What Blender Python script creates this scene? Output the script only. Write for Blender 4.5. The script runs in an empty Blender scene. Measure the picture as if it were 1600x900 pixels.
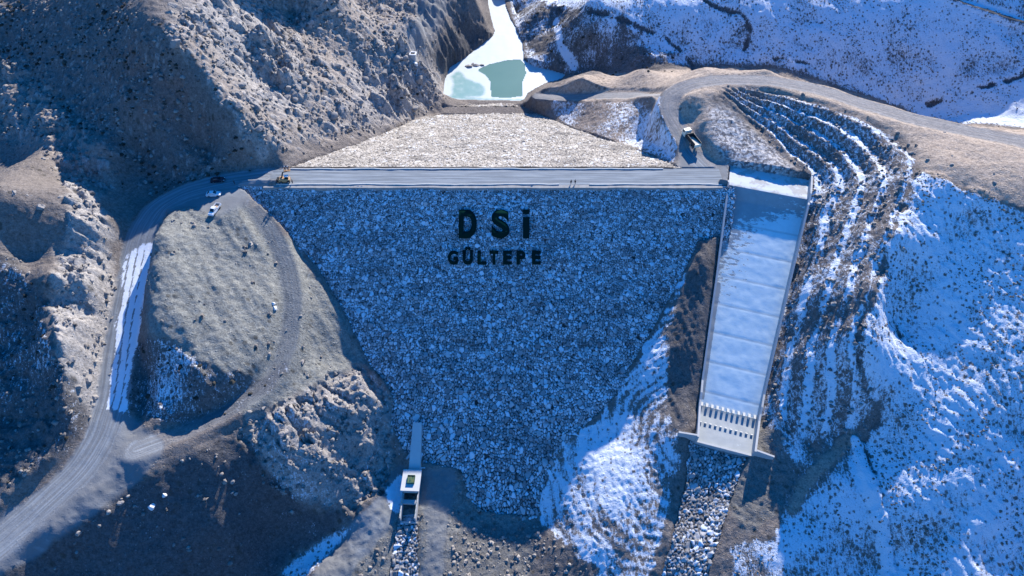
import bpy, bmesh, math, random
import numpy as np
from mathutils import Vector, Matrix

# ------------------------------------------------------------------ camera, world, sun, exposure
SC = bpy.context.scene
COL = SC.collection
R = math.radians
W, H, F = 1600.0, 900.0, 1020.0          # photo size and focal length in photo pixels
PITCH, CAMZ = R(50.0), 140.0             # the drone hovers 140 m above the crest (z = 0)
cam_d = bpy.data.cameras.new("camera")
cam_d.sensor_width = 36.0
cam_d.lens = 36.0 * F / W
cam_d.clip_end = 8000
cam = bpy.data.objects.new("camera", cam_d)
COL.objects.link(cam)
cam.location = (0, 0, CAMZ)
cam.rotation_euler = (R(90) - PITCH, 0, 0)
SC.camera = cam

SUN_AZ, SUN_EL = R(20.0), R(29.0)        # azimuth from +Y towards +X
wd = bpy.data.worlds.new("World")
SC.world = wd
wd.use_nodes = True
nt = wd.node_tree
bg = nt.nodes["Background"]
sky = nt.nodes.new("ShaderNodeTexSky")
sky.sky_type = 'NISHITA'
sky.sun_disc = False
sky.sun_elevation = SUN_EL
sky.sun_rotation = SUN_AZ
sky.altitude = 2000
sky.air_density = 1.3
sky.dust_density = 0.0
sky.ozone_density = 8.0
hs = nt.nodes.new("ShaderNodeHueSaturation")
hs.inputs["Saturation"].default_value = 1.2
nt.links.new(sky.outputs[0], hs.inputs["Color"])
tint = nt.nodes.new("ShaderNodeMix"); tint.data_type = 'RGBA'; tint.blend_type = 'MULTIPLY'
tint.inputs[0].default_value = 1.0
tint.inputs[7].default_value = (1.0, 0.95, 1.05, 1)
nt.links.new(hs.outputs[0], tint.inputs[6])
nt.links.new(tint.outputs[2], bg.inputs[0])
bg.inputs[1].default_value = 0.138
sun_d = bpy.data.lights.new("sun", 'SUN')
sun_d.energy = 4.7
sun_d.angle = R(0.5)
sun_d.color = (1.0, 0.935, 0.855)
sun = bpy.data.objects.new("sun", sun_d)
COL.objects.link(sun)
S = Vector((math.cos(SUN_EL) * math.sin(SUN_AZ), math.cos(SUN_EL) * math.cos(SUN_AZ), math.sin(SUN_EL)))
sun.rotation_euler = S.to_track_quat('Z', 'Y').to_euler()
sun.location = S * 500
SC.view_settings.view_transform = 'Standard'
SC.view_settings.look = 'None'
SC.view_settings.exposure = 1.05
SC.view_settings.gamma = 1.0
SC.view_settings.use_curve_mapping = False

rng = np.random.default_rng(7)
random.seed(7)

# ------------------------------------------------------------------ photo pixel -> world
CP, SP = math.cos(PITCH), math.sin(PITCH)

def ray(px, py):
    dx = (np.asarray(px, float) - W / 2) / F
    dy = (H / 2 - np.asarray(py, float)) / F
    return dx, CP + dy * SP, -SP + dy * CP

def at(px, py, z):
    dx, fy, fz = ray(px, py)
    t = (z - CAMZ) / fz
    return np.stack([dx * t, fy * t, np.full_like(dx * t, 0) + z], -1)

DS_Y, US_Y, DS_M, US_M = 160.6, 169.2, 1.6, 2.4    # crest edges and slopes of the dam

def on_ds(px, py):                       # a point on the downstream face
    dx, fy, fz = ray(px, py)
    t = (DS_Y + DS_M * CAMZ) / (fy - DS_M * fz)
    return np.stack([dx * t, fy * t, CAMZ + fz * t], -1)

def on_us(px, py):
    dx, fy, fz = ray(px, py)
    t = (US_Y - US_M * CAMZ) / (fy + US_M * fz)
    return np.stack([dx * t, fy * t, CAMZ + fz * t], -1)

def on_plane(px, py, p, g):              # z = p.z + g.(xy - p.xy)
    dx, fy, fz = ray(px, py)
    t = (p[2] - CAMZ - g[0] * p[0] - g[1] * p[1]) / (fz - g[0] * dx - g[1] * fy)
    return np.stack([dx * t, fy * t, CAMZ + fz * t], -1)

# ------------------------------------------------------------------ noise
def _hash(ix, iy, seed):
    h = (ix.astype(np.int64) * 374761393 + iy.astype(np.int64) * 668265263 + seed * 1442695041) & 0xFFFFFFFF
    h = ((h ^ (h >> 13)) * 1274126177) & 0xFFFFFFFF
    h = ((h ^ (h >> 16)) * 2246822519) & 0xFFFFFFFF
    return (h ^ (h >> 15)) & 0xFFFFFFFF

def perlin(x, y, seed=0):
    x = np.asarray(x, float); y = np.asarray(y, float)
    ix = np.floor(x).astype(np.int64); iy = np.floor(y).astype(np.int64)
    fx = x - ix; fy = y - iy
    u = fx * fx * fx * (fx * (fx * 6 - 15) + 10); v = fy * fy * fy * (fy * (fy * 6 - 15) + 10)
    def g(dx, dy):
        a = _hash(ix + dx, iy + dy, seed) * (2 * np.pi / 4294967296.0)
        return np.cos(a) * (fx - dx) + np.sin(a) * (fy - dy)
    a = g(0, 0); b = g(1, 0); c = g(0, 1); d = g(1, 1)
    return ((a + u * (b - a)) + v * ((c + u * (d - c)) - (a + u * (b - a)))) * 1.5

def fbm(x, y, seed=0, oct=4, gain=0.5):
    s = 0; a = 1
    for o in range(oct):
        s = s + a * perlin(x * 2 ** o, y * 2 ** o, seed + 17 * o); a *= gain
    return s

def ridged(x, y, seed=0, oct=4, gain=0.55):
    s = 0; a = 1
    for o in range(oct):
        s = s + a * (1 - np.abs(perlin(x * 2 ** o, y * 2 ** o, seed + 31 * o)) * 2); a *= gain
    return s

def voronoi(x, y, seed=0, jit=0.85):
    ix = np.floor(x).astype(np.int64); iy = np.floor(y).astype(np.int64)
    f1 = np.full(x.shape, 9.0); f2 = np.full(x.shape, 9.0); cid = np.zeros(x.shape, np.int64)
    ox = np.zeros(x.shape); oy = np.zeros(x.shape)
    for dx in (-1, 0, 1):
        for dy in (-1, 0, 1):
            h = _hash(ix + dx, iy + dy, seed)
            h2 = _hash(ix + dx, iy + dy, seed + 991)
            px = ix + dx + 0.5 + jit * (h / 4294967296.0 - 0.5)
            py = iy + dy + 0.5 + jit * (h2 / 4294967296.0 - 0.5)
            ex = x - px; ey = y - py
            d = np.sqrt(ex * ex + ey * ey)
            m = d < f1
            f2 = np.where(m, f1, np.minimum(f2, d))
            ox = np.where(m, ex, ox); oy = np.where(m, ey, oy)
            cid = np.where(m, h, cid); f1 = np.where(m, d, f1)
    return f1, f2, cid, ox, oy

def sstep(a, b, x):
    t = np.clip((x - a) / (b - a), 0, 1)
    return t * t * (3 - 2 * t)

# ------------------------------------------------------------------ terrain control points
CTL = []
def cp(*pts):
    for p in pts:
        CTL.append(at(p[0], p[1], p[2]))
DS_L = [(372,291),(395,312),(430,345),(462,378),(495,415),(520,455),(545,500),(562,535),(580,570),(605,600),(615,625),(612,660),(625,690),(632,702)]
DS_B = [(660,722),(700,728),(722,735),(732,765),(745,790),(760,800),(800,803),(838,806)]
DS_R = [(842,780),(858,735),(862,705),(900,675),(940,640),(965,610),(985,570),(1010,530),(1040,475),(1065,430),(1085,392),(1090,376),(1131,372),(1138,330),(1142,291)]
US_Lc = [(452,262),(500,245),(560,225),(600,208),(640,190),(690,178)]
US_Rc = [(840,178),(868,190),(900,202),(960,222),(1010,240),(1045,254),(1060,263)]
for L in (DS_L, DS_B, DS_R):
    for p in L: CTL.append(on_ds(*p))
for L in (US_Lc, US_Rc):
    for p in L: CTL.append(on_us(*p))
# spoil mound, left of the dam
cp((330,325,.3),(300,335,0),(265,328,.5),(252,345,.6),(248,370,2.4),(243,420,1.2),(240,470,-1.2),(238,520,-5),(300,400,-1.0),(300,470,-4),(350,360,-2),
   (400,350,-4),(400,420,-8),(480,470,-15.5),(530,560,-27),(480,580,-22),(400,560,-14.5),(350,540,-9.5),(300,540,-8),(330,590,-11.5),(420,590,-17.5),(260,560,-9.5),
   (440,330,-3.5),(250,625,-15),(300,640,-17),(330,650,-18.5),(380,300,0),(350,290,0))
# the road from the crest down to the lower left, and the track round the mound
ROAD_MAIN = [(420,276,0),(350,285,0),(290,300,-.2),(245,325,-1),(222,362,-2.6),(212,400,-5),(203,450,-7.5),(194,500,-10),(186,560,-13),(178,620,-15.5),(160,680,-17.3),(125,735,-18.8),(60,795,-20.3),(-10,855,-22),(-90,910,-23.5)]
TRACK = [(395,320,-2),(425,362,-6),(448,415,-10.5),(458,470,-13.5),(452,530,-16.5),(436,575,-18),(405,612,-19),(350,648,-19.4),(280,678,-18.8),(205,705,-18)]
cp(*ROAD_MAIN); cp(*TRACK)
# hillside left of the road
cp((130,300,8),(150,345,6),(175,330,1),(110,400,3),(80,350,9),(150,450,-1),(110,500,-1),(150,540,-6),(120,580,-6),(150,600,-9),(145,650,-13),(40,400,4),(40,500,-3),(20,600,-10),
   (60,640,-11),(95,560,-3),(0,300,17),(50,290,13),(0,400,7),(0,520,-5),(0,700,-15),(60,720,-16),(0,760,-17.5),(75,430,6),(80,500,1),(30,520,-5),(40,600,-10),(120,640,-10.5),(-80,400,8),(-80,600,-12),(-80,750,-18),
   (175,400,-3),(165,480,-6),(158,560,-9))
# spur and bowl, upper left
BP = np.array([-107.0, 190.0, 30.0]); BG = (.50, .50)
for p in [(0,0),(100,0),(180,20),(60,40),(-60,30),(120,80),(180,120),(230,110)]:
    CTL.append(on_plane(*p, BP, BG))
for i, p in enumerate([(-60,40),(-10,80),(45,122),(100,165),(140,198),(172,232)]):
    e = on_plane(*p, BP, BG); CTL.append(e); dd_ = np.array([-.66, -.75, 0])
    if i < 5: CTL.append(e + dd_ * 9 + np.array([0, 0, -1.2 if i < 4 else -2.5]))
    if i < 4: CTL.append(e + dd_ * 21 + np.array([0, 0, -11.5]))
cp((262,170,15.5),(292,192,11),(300,225,6),(208,180,14.5),(250,215,9),
   (40,255,9),(100,272,5.0),(140,285,2.5),(190,300,-.3),(200,275,.8),(215,240,3.5),(250,262,1.5),(300,250,3.5),(330,280,.6),(300,262,1.5),(380,268,.3),(410,265,.3))
# ridge and lit hill
cp((230,40,34),(270,80,30),(310,120,23.5),(340,170,17),(368,212,10),(398,245,3.5),(432,250,2),(330,228,4.5),
   (230,0,37),(290,0,35),(350,0,29),(450,0,16),(550,0,5),(600,0,-1),(400,60,19),(500,60,7),(400,130,12.5),(470,130,7),
   (540,150,-3),(460,200,3),(530,200,-6),(600,180,-15),(560,100,-4),(620,120,-12),(660,165,-27))
for p in [(-31,273,-33),(-20,300,-33),(-10,320,-33),(-8,345,-33),(-37,273,-21),(-34,284,-19),(-28,300,-17),(-19,318,-14),(-15,345,-12),(-40,274,-9.5),(-36,295,-8),(-27,318,-6),(-25,345,-5),(-44.4,262,-10),(-48,280,-6),(-45,310,-2),(-42.7,257,-11.5),(-38,262,-22)]:
    CTL.append(np.array(p, float))
# reservoir bottom
cp((740,130,-36.5),(790,100,-36.5),(800,140,-36.5),(740,160,-34),(800,160,-34),(775,20,-34.5),(790,60,-35),(850,118,-34),(720,165,-31.2),(790,165,-31.2),(700,172,-31),(820,172,-31))
# right upstream, plateau and access roads
cp((830,150,-28),(860,160,-24),(920,175,-18.2),(1000,190,-8.8),(1000,168,-8.2),(1020,200,-5.5),(1040,215,-2.2),(960,165,-13),(940,122,-17.5),(985,117,-12),(900,130,-15),(880,140,-20),(870,127,-32),(960,195,-13))
ROAD_SPUR = [(838,150,-25),(885,152,-20.8),(950,149,-15.4),(1000,149,-10),(1030,148,-1)]
ROAD_UP = [(1105,262,0),(1082,238,.4),(1060,202,2),(1043,172,4),(1048,147,5.5),(1080,131,7),(1130,124,8),(1205,126,9.5),(1280,140,11),(1350,163,12),(1430,187,13),(1520,206,14),(1600,222,15),(1700,245,16)]
cp(*ROAD_SPUR); cp(*ROAD_UP)
cp((1079,190,2.6),(1090,218,1.0),(1102,243,.1),(1110,262,0),(1098,188,4.6),(1108,210,3.8),(1117,233,2.4),(1122,249,.8),(1128,212,4),(1120,160,6.8),(1160,200,4.4),(1180,240,2.5),(1235,265,2),(1150,256,1),(1120,280,0))
EDGE = [(930,112,-18),(1000,109,-10),(1100,106,6),(1200,110,9.8),(1300,138,11),(1400,170,12.3),(1450,190,12.8),(1550,200,14),(1650,210,15)]
cp(*EDGE)
for p in EDGE:
    q = at(*p); CTL.append(q + np.array([2, 16, -14.0])); CTL.append(q + np.array([1, 6, -5]))
# terraces beside the chute
TA = [(1128,150,7.5),(1185,192,4),(1235,242,2),(1268,282,.6),(1252,330,-2.5),(1240,400,-8.2),(1210,520,-18.2),(1193,600,-23),(1180,690,-29)]
TF = [(1160,132,8.6),(1250,152,10.5),(1330,178,12),(1390,205,13),(1435,245,14),(1420,300,11.5),(1395,370,7.5),(1370,450,2.5),(1345,530,-3.5),(1360,600,-12),(1380,640,-17.5),(1345,690,-24.5)]
cp(*TA); cp(*TF)
cp((1250,720,-28.5),(1205,760,-33),(1280,700,-26),(1320,750,-27.2),(1350,800,-31.5),(1385,900,-39),(1250,850,-34.8),(1160,900,-39.5),(1150,820,-36.2),(1300,880,-36.8),(1190,715,-30.5),(1050,682,-31),(1200,690,-28.5))
# right hillside: a tilted plane
HP = (98.0, 50.8, -36.0); HG = (0.262, 0.452)
for p in [(1600,330),(1600,450),(1600,600),(1600,750),(1600,900),(1500,350),(1480,450),(1450,550),(1450,650),(1500,750),(1430,800),(1450,900),(1530,560),(1530,660),(1540,860),(1750,350),(1750,600),(1750,850),(1440,330),(1415,420),(1400,500)]:
    CTL.append(on_plane(*p, HP, HG))
cp((1600,270,17),(1500,270,16),(1500,240,15.5))
# strip between chute and dam, snowy apron, valley floor
cp((1108,400,-8.8),(1090,500,-18),(1060,560,-24),(1080,600,-27),(1055,640,-29),(1000,640,-34.5),(960,680,-40),(1035,720,-35),(1000,760,-39),(920,720,-43),(900,800,-48),(960,850,-45),
   (1030,850,-42),(1045,790,-38.8),(885,860,-51.5),(930,905,-50.5),(840,832,-54.7),(800,870,-56),(820,910,-57),(1100,735,-33.8),(1120,760,-35.2),(1085,820,-38.3),(1070,900,-41.8),(1045,850,-40.5))
cp((690,765,-48.5),(660,800,-50),(640,770,-50),(700,850,-52.5),(740,905,-55),(650,900,-54),(760,840,-54.8),(615,790,-49.5),(580,850,-51),(500,905,-53.5),(545,865,-52.5),(600,745,-47.5),(650,735,-48),(640,715,-46.5))
# rock outcrop below the track, dark slope below the road
cp((450,645,-21.5),(500,615,-25),(560,605,-29),(590,640,-35),(600,700,-43.5),(560,680,-35),(500,700,-30),(430,700,-25),(385,685,-22.5),(450,760,-36),(510,770,-41),(560,750,-44),(590,785,-48.5),(480,805,-46))
LP = (-99.0, 69.0, -21.0); LG = (-0.45, 0.74)
for p in [(200,800),(250,850),(300,800),(150,880),(250,900),(350,770),(350,830),(300,760),(120,860),(60,900),(200,900)]:
    CTL.append(on_plane(*p, LP, LG))
cp((300,712,-20.5),(240,745,-21),(160,795,-21.7),(90,840,-22.5),(20,890,-24),(380,900,-50),(430,850,-51),(470,885,-54.5),(520,840,-53),(330,920,-49))
# far slope, upper right
FP = at(1100, 98, -21.0); FG = (0.10, 0.66)
for p in [(845,70),(838,20),(865,40)]:
    CTL.append(on_plane(*p, at(845, 104, -33.0), (.12, .22)))
for p in [(920,60),(925,0),(1000,80),(1000,20),(1100,90),(1100,0),(1200,92),(1200,0),(1300,60),(1300,110),(1400,135),(1400,0),(1400,70),(1500,120),(1500,40),(1500,-30),(1600,60),(1600,0),(1700,60),(1600,110)]:
    CTL.append(on_plane(*p, FP, FG))
cp((830,100,-31),(880,112,-32))
for p in EDGE[2:7]: CTL.append(on_plane(p[0], p[1] - 7, FP, FG))
for p in [(1540,165),(1600,160),(1680,165),(1600,185)]:
    CTL.append(on_plane(*p, on_plane(1500, 150, FP, FG), (.16, .30)))
# beyond the frame
for p in [(-120,262,52),(-170,262,30),(-85,262,45),(-230,250,20),(-300,300,40),(-300,120,20),(-320,0,10),(0,-100,-64),(0,20,-60),(-60,30,-62),(300,0,10),(320,180,50),(340,330,50),(0,520,10),(-60,400,5),(-30,330,-12),(20,420,-25),
          (-200,420,100),(200,460,60),(100,380,20),(-400,-100,20),(400,-100,30),(0,-300,-70),(-100,-80,-40),(60,-20,-60),(150,0,0)]:
    CTL.append(np.array(p, float))
CTL = np.array(CTL)

def rbf_fit(P, v, c=4.0, lam=0.05):
    n = len(P)
    d = np.sqrt(((P[:, None] - P[None]) ** 2).sum(-1) + c * c)
    A = np.zeros((n + 3, n + 3))
    A[:n, :n] = -d + np.eye(n) * lam
    A[:n, n] = 1; A[:n, n + 1:] = P / 100; A[n, :n] = 1; A[n + 1:, :n] = (P / 100).T
    w = np.linalg.solve(A, np.concatenate([v, np.zeros(3)]))
    return w
def rbf_eval(P, w, x, y, c=4.0):
    out = w[len(P)] + w[len(P) + 1] * x / 100 + w[len(P) + 2] * y / 100
    for i in range(len(P)):
        out = out - w[i] * np.sqrt((x - P[i, 0]) ** 2 + (y - P[i, 1]) ** 2 + c * c)
    return out

def axis(a, b, step, lo, hi, mid, grow):   # fine from a to b, medium to lo/hi, then growing outwards
    core = list(np.arange(a, b + 1e-6, step))
    def side(start, lim, sgn):
        out = []; p = start; s = step
        while abs(p) < 2500 and len(out) < 4000:
            s = min(mid, s * 1.03) if sgn * (lim - p) > 0 else s * grow
            p += sgn * s; out.append(p)
        return out
    return np.array(side(a, lo, -1)[::-1] + core + side(b, hi, 1))
STEP = 0.42
AX = axis(-150, 150, STEP, -260, 240, 0.9, 1.25)
AY = axis(40, 260, STEP, 20, 350, 0.8, 1.25)
GX, GY = np.meshgrid(AX, AY)              # rows are y
wz = rbf_fit(CTL[:, :2], CTL[:, 2])
cx_, cy_ = np.arange(-300, 300.1, 1.5), np.arange(-20, 430.1, 1.5)   # RBF on a 1.5 m grid, then bilinear + smoothing
def bil(ax, ay, Z, x, y):
    x = np.clip(x, ax[0], ax[-1]); y = np.clip(y, ay[0], ay[-1])
    i = np.clip(np.searchsorted(ax, x) - 1, 0, len(ax) - 2); j = np.clip(np.searchsorted(ay, y) - 1, 0, len(ay) - 2)
    fx = (x - ax[i]) / (ax[i + 1] - ax[i]); fy = (y - ay[j]) / (ay[j + 1] - ay[j])
    return (Z[j, i] * (1 - fx) + Z[j, i + 1] * fx) * (1 - fy) + (Z[j + 1, i] * (1 - fx) + Z[j + 1, i + 1] * fx) * fy
Z0 = np.empty_like(GX)
for r0 in range(0, GX.shape[0], 60):
    Z0[r0:r0 + 60] = rbf_eval(CTL[:, :2], wz, np.clip(GX[r0:r0 + 60], -420, 420), np.clip(GY[r0:r0 + 60], -200, 540))

def hit(px, py, Z=None):                  # where the line of sight of a pixel meets the ground
    Z = Z0 if Z is None else Z
    px = np.atleast_1d(np.asarray(px, float)); py = np.atleast_1d(np.asarray(py, float))
    dx, fy, fz = ray(px, py)
    ts = np.arange(110, 460, 0.75)
    X = dx[:, None] * ts; Y = fy[:, None] * ts; ZZ = CAMZ + fz[:, None] * ts
    g = ZZ - bil(AX, AY, Z, X, Y)
    below = g < 0
    k = np.where(below.any(1), below.argmax(1), len(ts) - 1); k = np.maximum(k, 1)
    i = np.arange(len(px)); a = g[i, k - 1]; b = g[i, k]
    t = ts[k - 1] + 0.75 * np.clip(a / np.where(abs(a - b) < 1e-9, 1, a - b), 0, 1)
    x, y = dx * t, fy * t
    return np.stack([x, y, bil(AX, AY, Z, x, y)], -1)

def dens(pts, closed=True, step=10):
    out = []
    n = len(pts)
    for i in range(n if closed else n - 1):
        a = np.array(pts[i][:2], float); b = np.array(pts[(i + 1) % n][:2], float)
        m = max(1, int(np.hypot(*(b - a)) / step))
        for k in range(m): out.append(a + (b - a) * k / m)
    if not closed: out.append(np.array(pts[-1][:2], float))
    return np.array(out)

def poly_in(P, x, y):
    ins = np.zeros(x.shape, bool)
    n = len(P)
    for i in range(n):
        x1, y1 = P[i]; x2, y2 = P[(i + 1) % n]
        if y1 == y2: continue
        c = ((y1 > y) != (y2 > y)) & (x < (x2 - x1) * (y - y1) / (y2 - y1) + x1)
        ins ^= c
    return ins

def raster(P):                            # inside mask of a world polygon on the terrain grid
    m = np.zeros(GX.shape, np.float32)
    i0, i1 = np.searchsorted(AX, [P[:, 0].min() - 1, P[:, 0].max() + 1]); j0, j1 = np.searchsorted(AY, [P[:, 1].min() - 1, P[:, 1].max() + 1])
    if i1 > i0 and j1 > j0:
        m[j0:j1, i0:i1] = poly_in(P, GX[j0:j1, i0:i1], GY[j0:j1, i0:i1])
    return m

def blur(m, r, n=2):
    if r < 1: return m
    for _ in range(n):
        for ax in (0, 1):
            p = np.pad(m, [(r + 1, r) if a == ax else (0, 0) for a in (0, 1)], mode='edge')
            c = np.cumsum(p, axis=ax, dtype=np.float64)
            m = ((np.take(c, range(2 * r + 1, c.shape[ax]), ax) - np.take(c, range(0, c.shape[ax] - 2 * r - 1), ax)) / (2 * r + 1)).astype(np.float32)
    return m

def region(pts, soft=2, fn=None, rough=0.0, seed=5):
    pp = dens(pts)
    P = hit(pp[:, 0], pp[:, 1])[:, :2] if fn is None else fn(pp[:, 0], pp[:, 1])[:, :2]
    m = raster(P)
    if soft: m = blur(m, soft)
    if rough:
        m = sstep(0.5 - 0.3, 0.5 + 0.3, m + rough * NZ_EDGE * (4 * m * (1 - m)))
    return m

NZ_EDGE = fbm(GX / 6, GY / 6, 77, 3)
N1 = fbm(GX / 18, GY / 18, 1, 4)
fl = fbm(GX / 9, GY / 9, 12, 5, 0.52)
N2 = fbm(GX / 3.2, GY / 3.2, 2, 4)

# ------------------------------------------------------------------ regions read off the photo
ds_poly = DS_L + DS_B + DS_R
M_DS = region(ds_poly, 0, on_ds)
us_poly = US_Lc + US_Rc
M_US = region(us_poly, 0, on_us)
WATER = [(692,156),(696,122),(703,105),(720,95),(738,82),(760,64),(771,56),(774,48),(768,35),(762,18),(757,2),(752,-25),(790,-25),(790,10),(797,30),(806,45),(816,68),(818,94),(835,104),(862,110),(886,117),(878,124),(852,130),(838,138),(824,146),(818,158)]
WZ = -33.5
water_w = at(*np.array(dens(WATER, True, 6)).T, WZ)[:, :2]
M_W = raster(water_w)

terr = region([(1125,140),(1165,133),(1250,152),(1330,178),(1390,205),(1435,245),(1420,300),(1395,370),(1370,450),(1345,530),(1350,580),(1385,625),(1345,690),(1260,700),(1190,650),(1200,560),(1225,470),(1250,360),(1270,280),(1230,240),(1180,195)], 5)
rock_hill = region([(240,40),(330,0),(655,-30),(690,60),(692,150),(640,185),(540,215),(440,240),(390,235),(340,150),(290,90)], 6, rough=.5)
rock_hi = region([(270,0),(420,0),(470,120),(480,170),(430,175),(390,140),(330,60),(280,40)], 8) + 0.8 * region([(540,110),(600,90),(660,130),(640,180),(560,200)], 8) + 0.7*region([(600,40),(660,60),(690,140),(640,120)], 6)
cliff_l = region([(100,280),(150,300),(170,350),(175,470),(160,560),(150,640),(120,640),(90,560),(75,470),(85,400),(110,340)], 4, rough=.5)
cliff_l2 = region([(-60,90),(0,85),(60,120),(170,235),(180,300),(120,300),(60,230),(-60,200)], 4)
outcrop = region([(370,670),(420,640),(480,612),(545,570),(590,585),(615,625),(612,700),(600,760),(570,790),(500,790),(440,770),(400,720)], 5, rough=.5)
mound = region([(250,330),(330,318),(385,310),(460,385),(525,470),(580,575),(520,590),(450,630),(390,655),(330,600),(230,530),(235,400)], 5, rough=.4)
mound_edge = region([(215,520),(270,540),(330,575),(400,590),(445,560),(450,590),(380,640),(320,665),(210,650)], 3, rough=.6)
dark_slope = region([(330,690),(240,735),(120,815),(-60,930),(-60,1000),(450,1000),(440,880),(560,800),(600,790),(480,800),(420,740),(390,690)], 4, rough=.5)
dark_left = region([(-60,380),(20,400),(60,450),(80,520),(95,580),(130,650),(110,700),(60,735),(-60,800)], 4, rough=.5)
bowl = region([(-60,0),(180,0),(240,40),(300,110),(350,190),(390,245),(330,290),(200,300),(170,240),(100,170),(0,100),(-60,60)], 5)
reddish = region([(150,80),(200,60),(290,150),(370,230),(320,240),(230,190)], 10, rough=.8)
far_slope = region([(790,-60),(800,30),(825,100),(900,110),(1000,100),(1200,102),(1300,130),(1440,185),(1600,198),(1750,210),(1750,-80)], 4)
far_bare = region([(800,0),(870,10),(960,30),(1010,70),(1090,110),(1000,112),(880,112),(820,80)], 8, rough=.6)
plateau = region([(830,150),(905,118),(990,112),(1100,106),(1200,108),(1300,134),(1400,165),(1450,190),(1620,203),(1750,215),(1750,360),(1600,325),(1520,300),(1440,270),(1430,235),(1390,205),(1320,175),(1240,150),(1160,133),(1115,150),(1125,200),(1180,245),(1250,272),(1140,270),(1110,262),(1060,262),(1060,205),(1035,160),(1000,160),(940,158),(850,158)], 3, rough=.5)
gravel_w = region([(1105,170),(1130,165),(1170,200),(1215,238),(1250,274),(1190,270),(1138,262),(1125,240),(1112,215)], 3)
hill_r = region([(1435,262),(1500,290),(1600,325),(1800,370),(1800,1000),(1390,1000),(1370,800),(1340,700),(1385,640),(1345,580),(1340,530),(1370,450),(1395,370),(1420,300)], 4, rough=.5)
snow_low = region([(1085,395),(1070,440),(1045,520),(1045,560),(1056,640),(1062,700),(1056,760),(1035,840),(1010,920),(930,930),(900,880),(842,815),(850,760),(866,705),(940,650),(985,580),(1040,480)], 3, rough=.5)
strip_br = region([(1090,376),(1128,374),(1122,440),(1105,560),(1088,660),(1050,660),(1040,600),(1055,500),(1075,430)], 2, rough=.4)
bare_end = region([(1170,640),(1198,640),(1222,700),(1255,722),(1235,775),(1195,830),(1160,830),(1132,770),(1150,725),(1170,700)], 4, rough=.6)
bare_bot = region([(830,815),(880,850),(930,880),(920,1000),(700,1000),(700,830)], 5, rough=.6)
snow_rb = region([(1225,690),(1350,690),(1390,800),(1400,1000),(1130,1000),(1140,850),(1200,840),(1235,780),(1262,722)], 4, rough=.6)
flat_c = region([(600,720),(715,730),(735,790),(838,812),(845,835),(800,1000),(470,1000),(560,830),(590,790)], 3, rough=.4)
us_snow = region([(850,160),(1000,158),(1040,180),(1062,240),(1055,258),(1000,236),(900,200),(868,185)], 3, rough=.4)
us_snow2 = region([(1015,165),(1040,185),(1062,240),(1045,250),(960,218)], 2, rough=.3)
lit_patch_r = region([(1450,160),(1600,130),(1750,120),(1750,215),(1600,198),(1480,192)], 4)

# ------------------------------------------------------------------ shape the terrain
Z = Z0.copy()
# cut benches on the right: a staircase along u (0 at the chute, 1 at the plateau)
UA = [at(*p) for p in TA]; UF = [at(*p) for p in TF]
up = np.array([p[:2] for p in UA] + [p[:2] for p in UF]); uv = np.array([0.0] * len(UA) + [1.0] * len(UF))
wu = rbf_fit(up, uv, 2.0, 0.01)
U = np.zeros_like(GX)
mt = terr > 0.001
U[mt] = rbf_eval(up, wu, GX[mt], GY[mt], 2.0)
NB = 4.5
ub = U * NB + 0.24 * fbm(GX / 14, GY / 22, 41, 4) + 0.03 * N2
fr = ub - np.floor(ub)
stair = np.floor(ub) + sstep(0.42, 1.0, fr)
Z += terr * (stair - ub) * (12.5 / NB) * 1.0 + terr * (.16 * N2 + .22 * fl)
BENCH = terr * (1 - sstep(0.30, 0.50, fr)) * sstep(0.02, 0.06, fr)

def crag(scale, seed, amp):
    """blocky fractured rock: tilted facets at three sizes over a ridged base"""
    h = .5 * (ridged(GX / scale + .3 * N1, GY / scale, seed, 4, .55) - 1.2)
    for k, w in ((1.0, .6), (.42, .28), (.19, .10)):
        c = scale * k
        f1, f2, cid, ox, oy = voronoi(GX / c + .22 * N2 + .2 * N1, (GY * .85 + .3 * GX) / c + .22 * N1, seed + int(k * 100))
        h += w * (((cid % 97) / 97.0 - .5) * 1.1 + 1.5 * ((cid % 61) / 61.0 - .5) * ox + 1.5 * ((cid % 53) / 53.0 - .5) * oy)
    return amp * h
def lumps(cell, prob, seed, rel=.42):
    """outcrops and boulders standing out of the slope; returns height and a mask"""
    f1, f2, cid, ox, oy = voronoi(GX / cell + .10 * N2, GY / cell + .10 * N1, seed, .7)
    on = ((cid % 1000) / 1000.0) < prob
    r = .22 + .26 * ((cid % 331) / 331.0)
    an = (cid % 211) / 211.0 * 3.14
    ex = ox * np.cos(an) + oy * np.sin(an); ey = -ox * np.sin(an) + oy * np.cos(an)
    d = np.sqrt((ex / r) ** 2 + (ey / (r * .72)) ** 2) + .28 * N2
    d = np.maximum(d, 0)
    dome = np.sqrt(np.clip(1 - d ** 2.4, 0, 1)) * on
    return dome * r * cell * rel * 2.0, (dome > .05).astype(float)
soft_ground = 1 - np.clip(rock_hill + outcrop + cliff_l, 0, 1)
Z += (0.55 * fl + 0.9 * N1) * np.clip(0.35 + rock_hill + 0.6 * dark_left + 0.5 * outcrop + 0.3 * far_slope - .1 * hill_r, 0, 1.3)
rh = np.clip(rock_hill, 0, 1); clus = sstep(-.25, .35, fbm(GX / 26, GY / 26, 55, 3))
Z += rh * crag(9.0, 61, 0.55) + np.clip(rock_hi, 0, 1) * clus * crag(11.0, 65, 3.4)
LUMP = np.zeros_like(GX)
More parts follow.
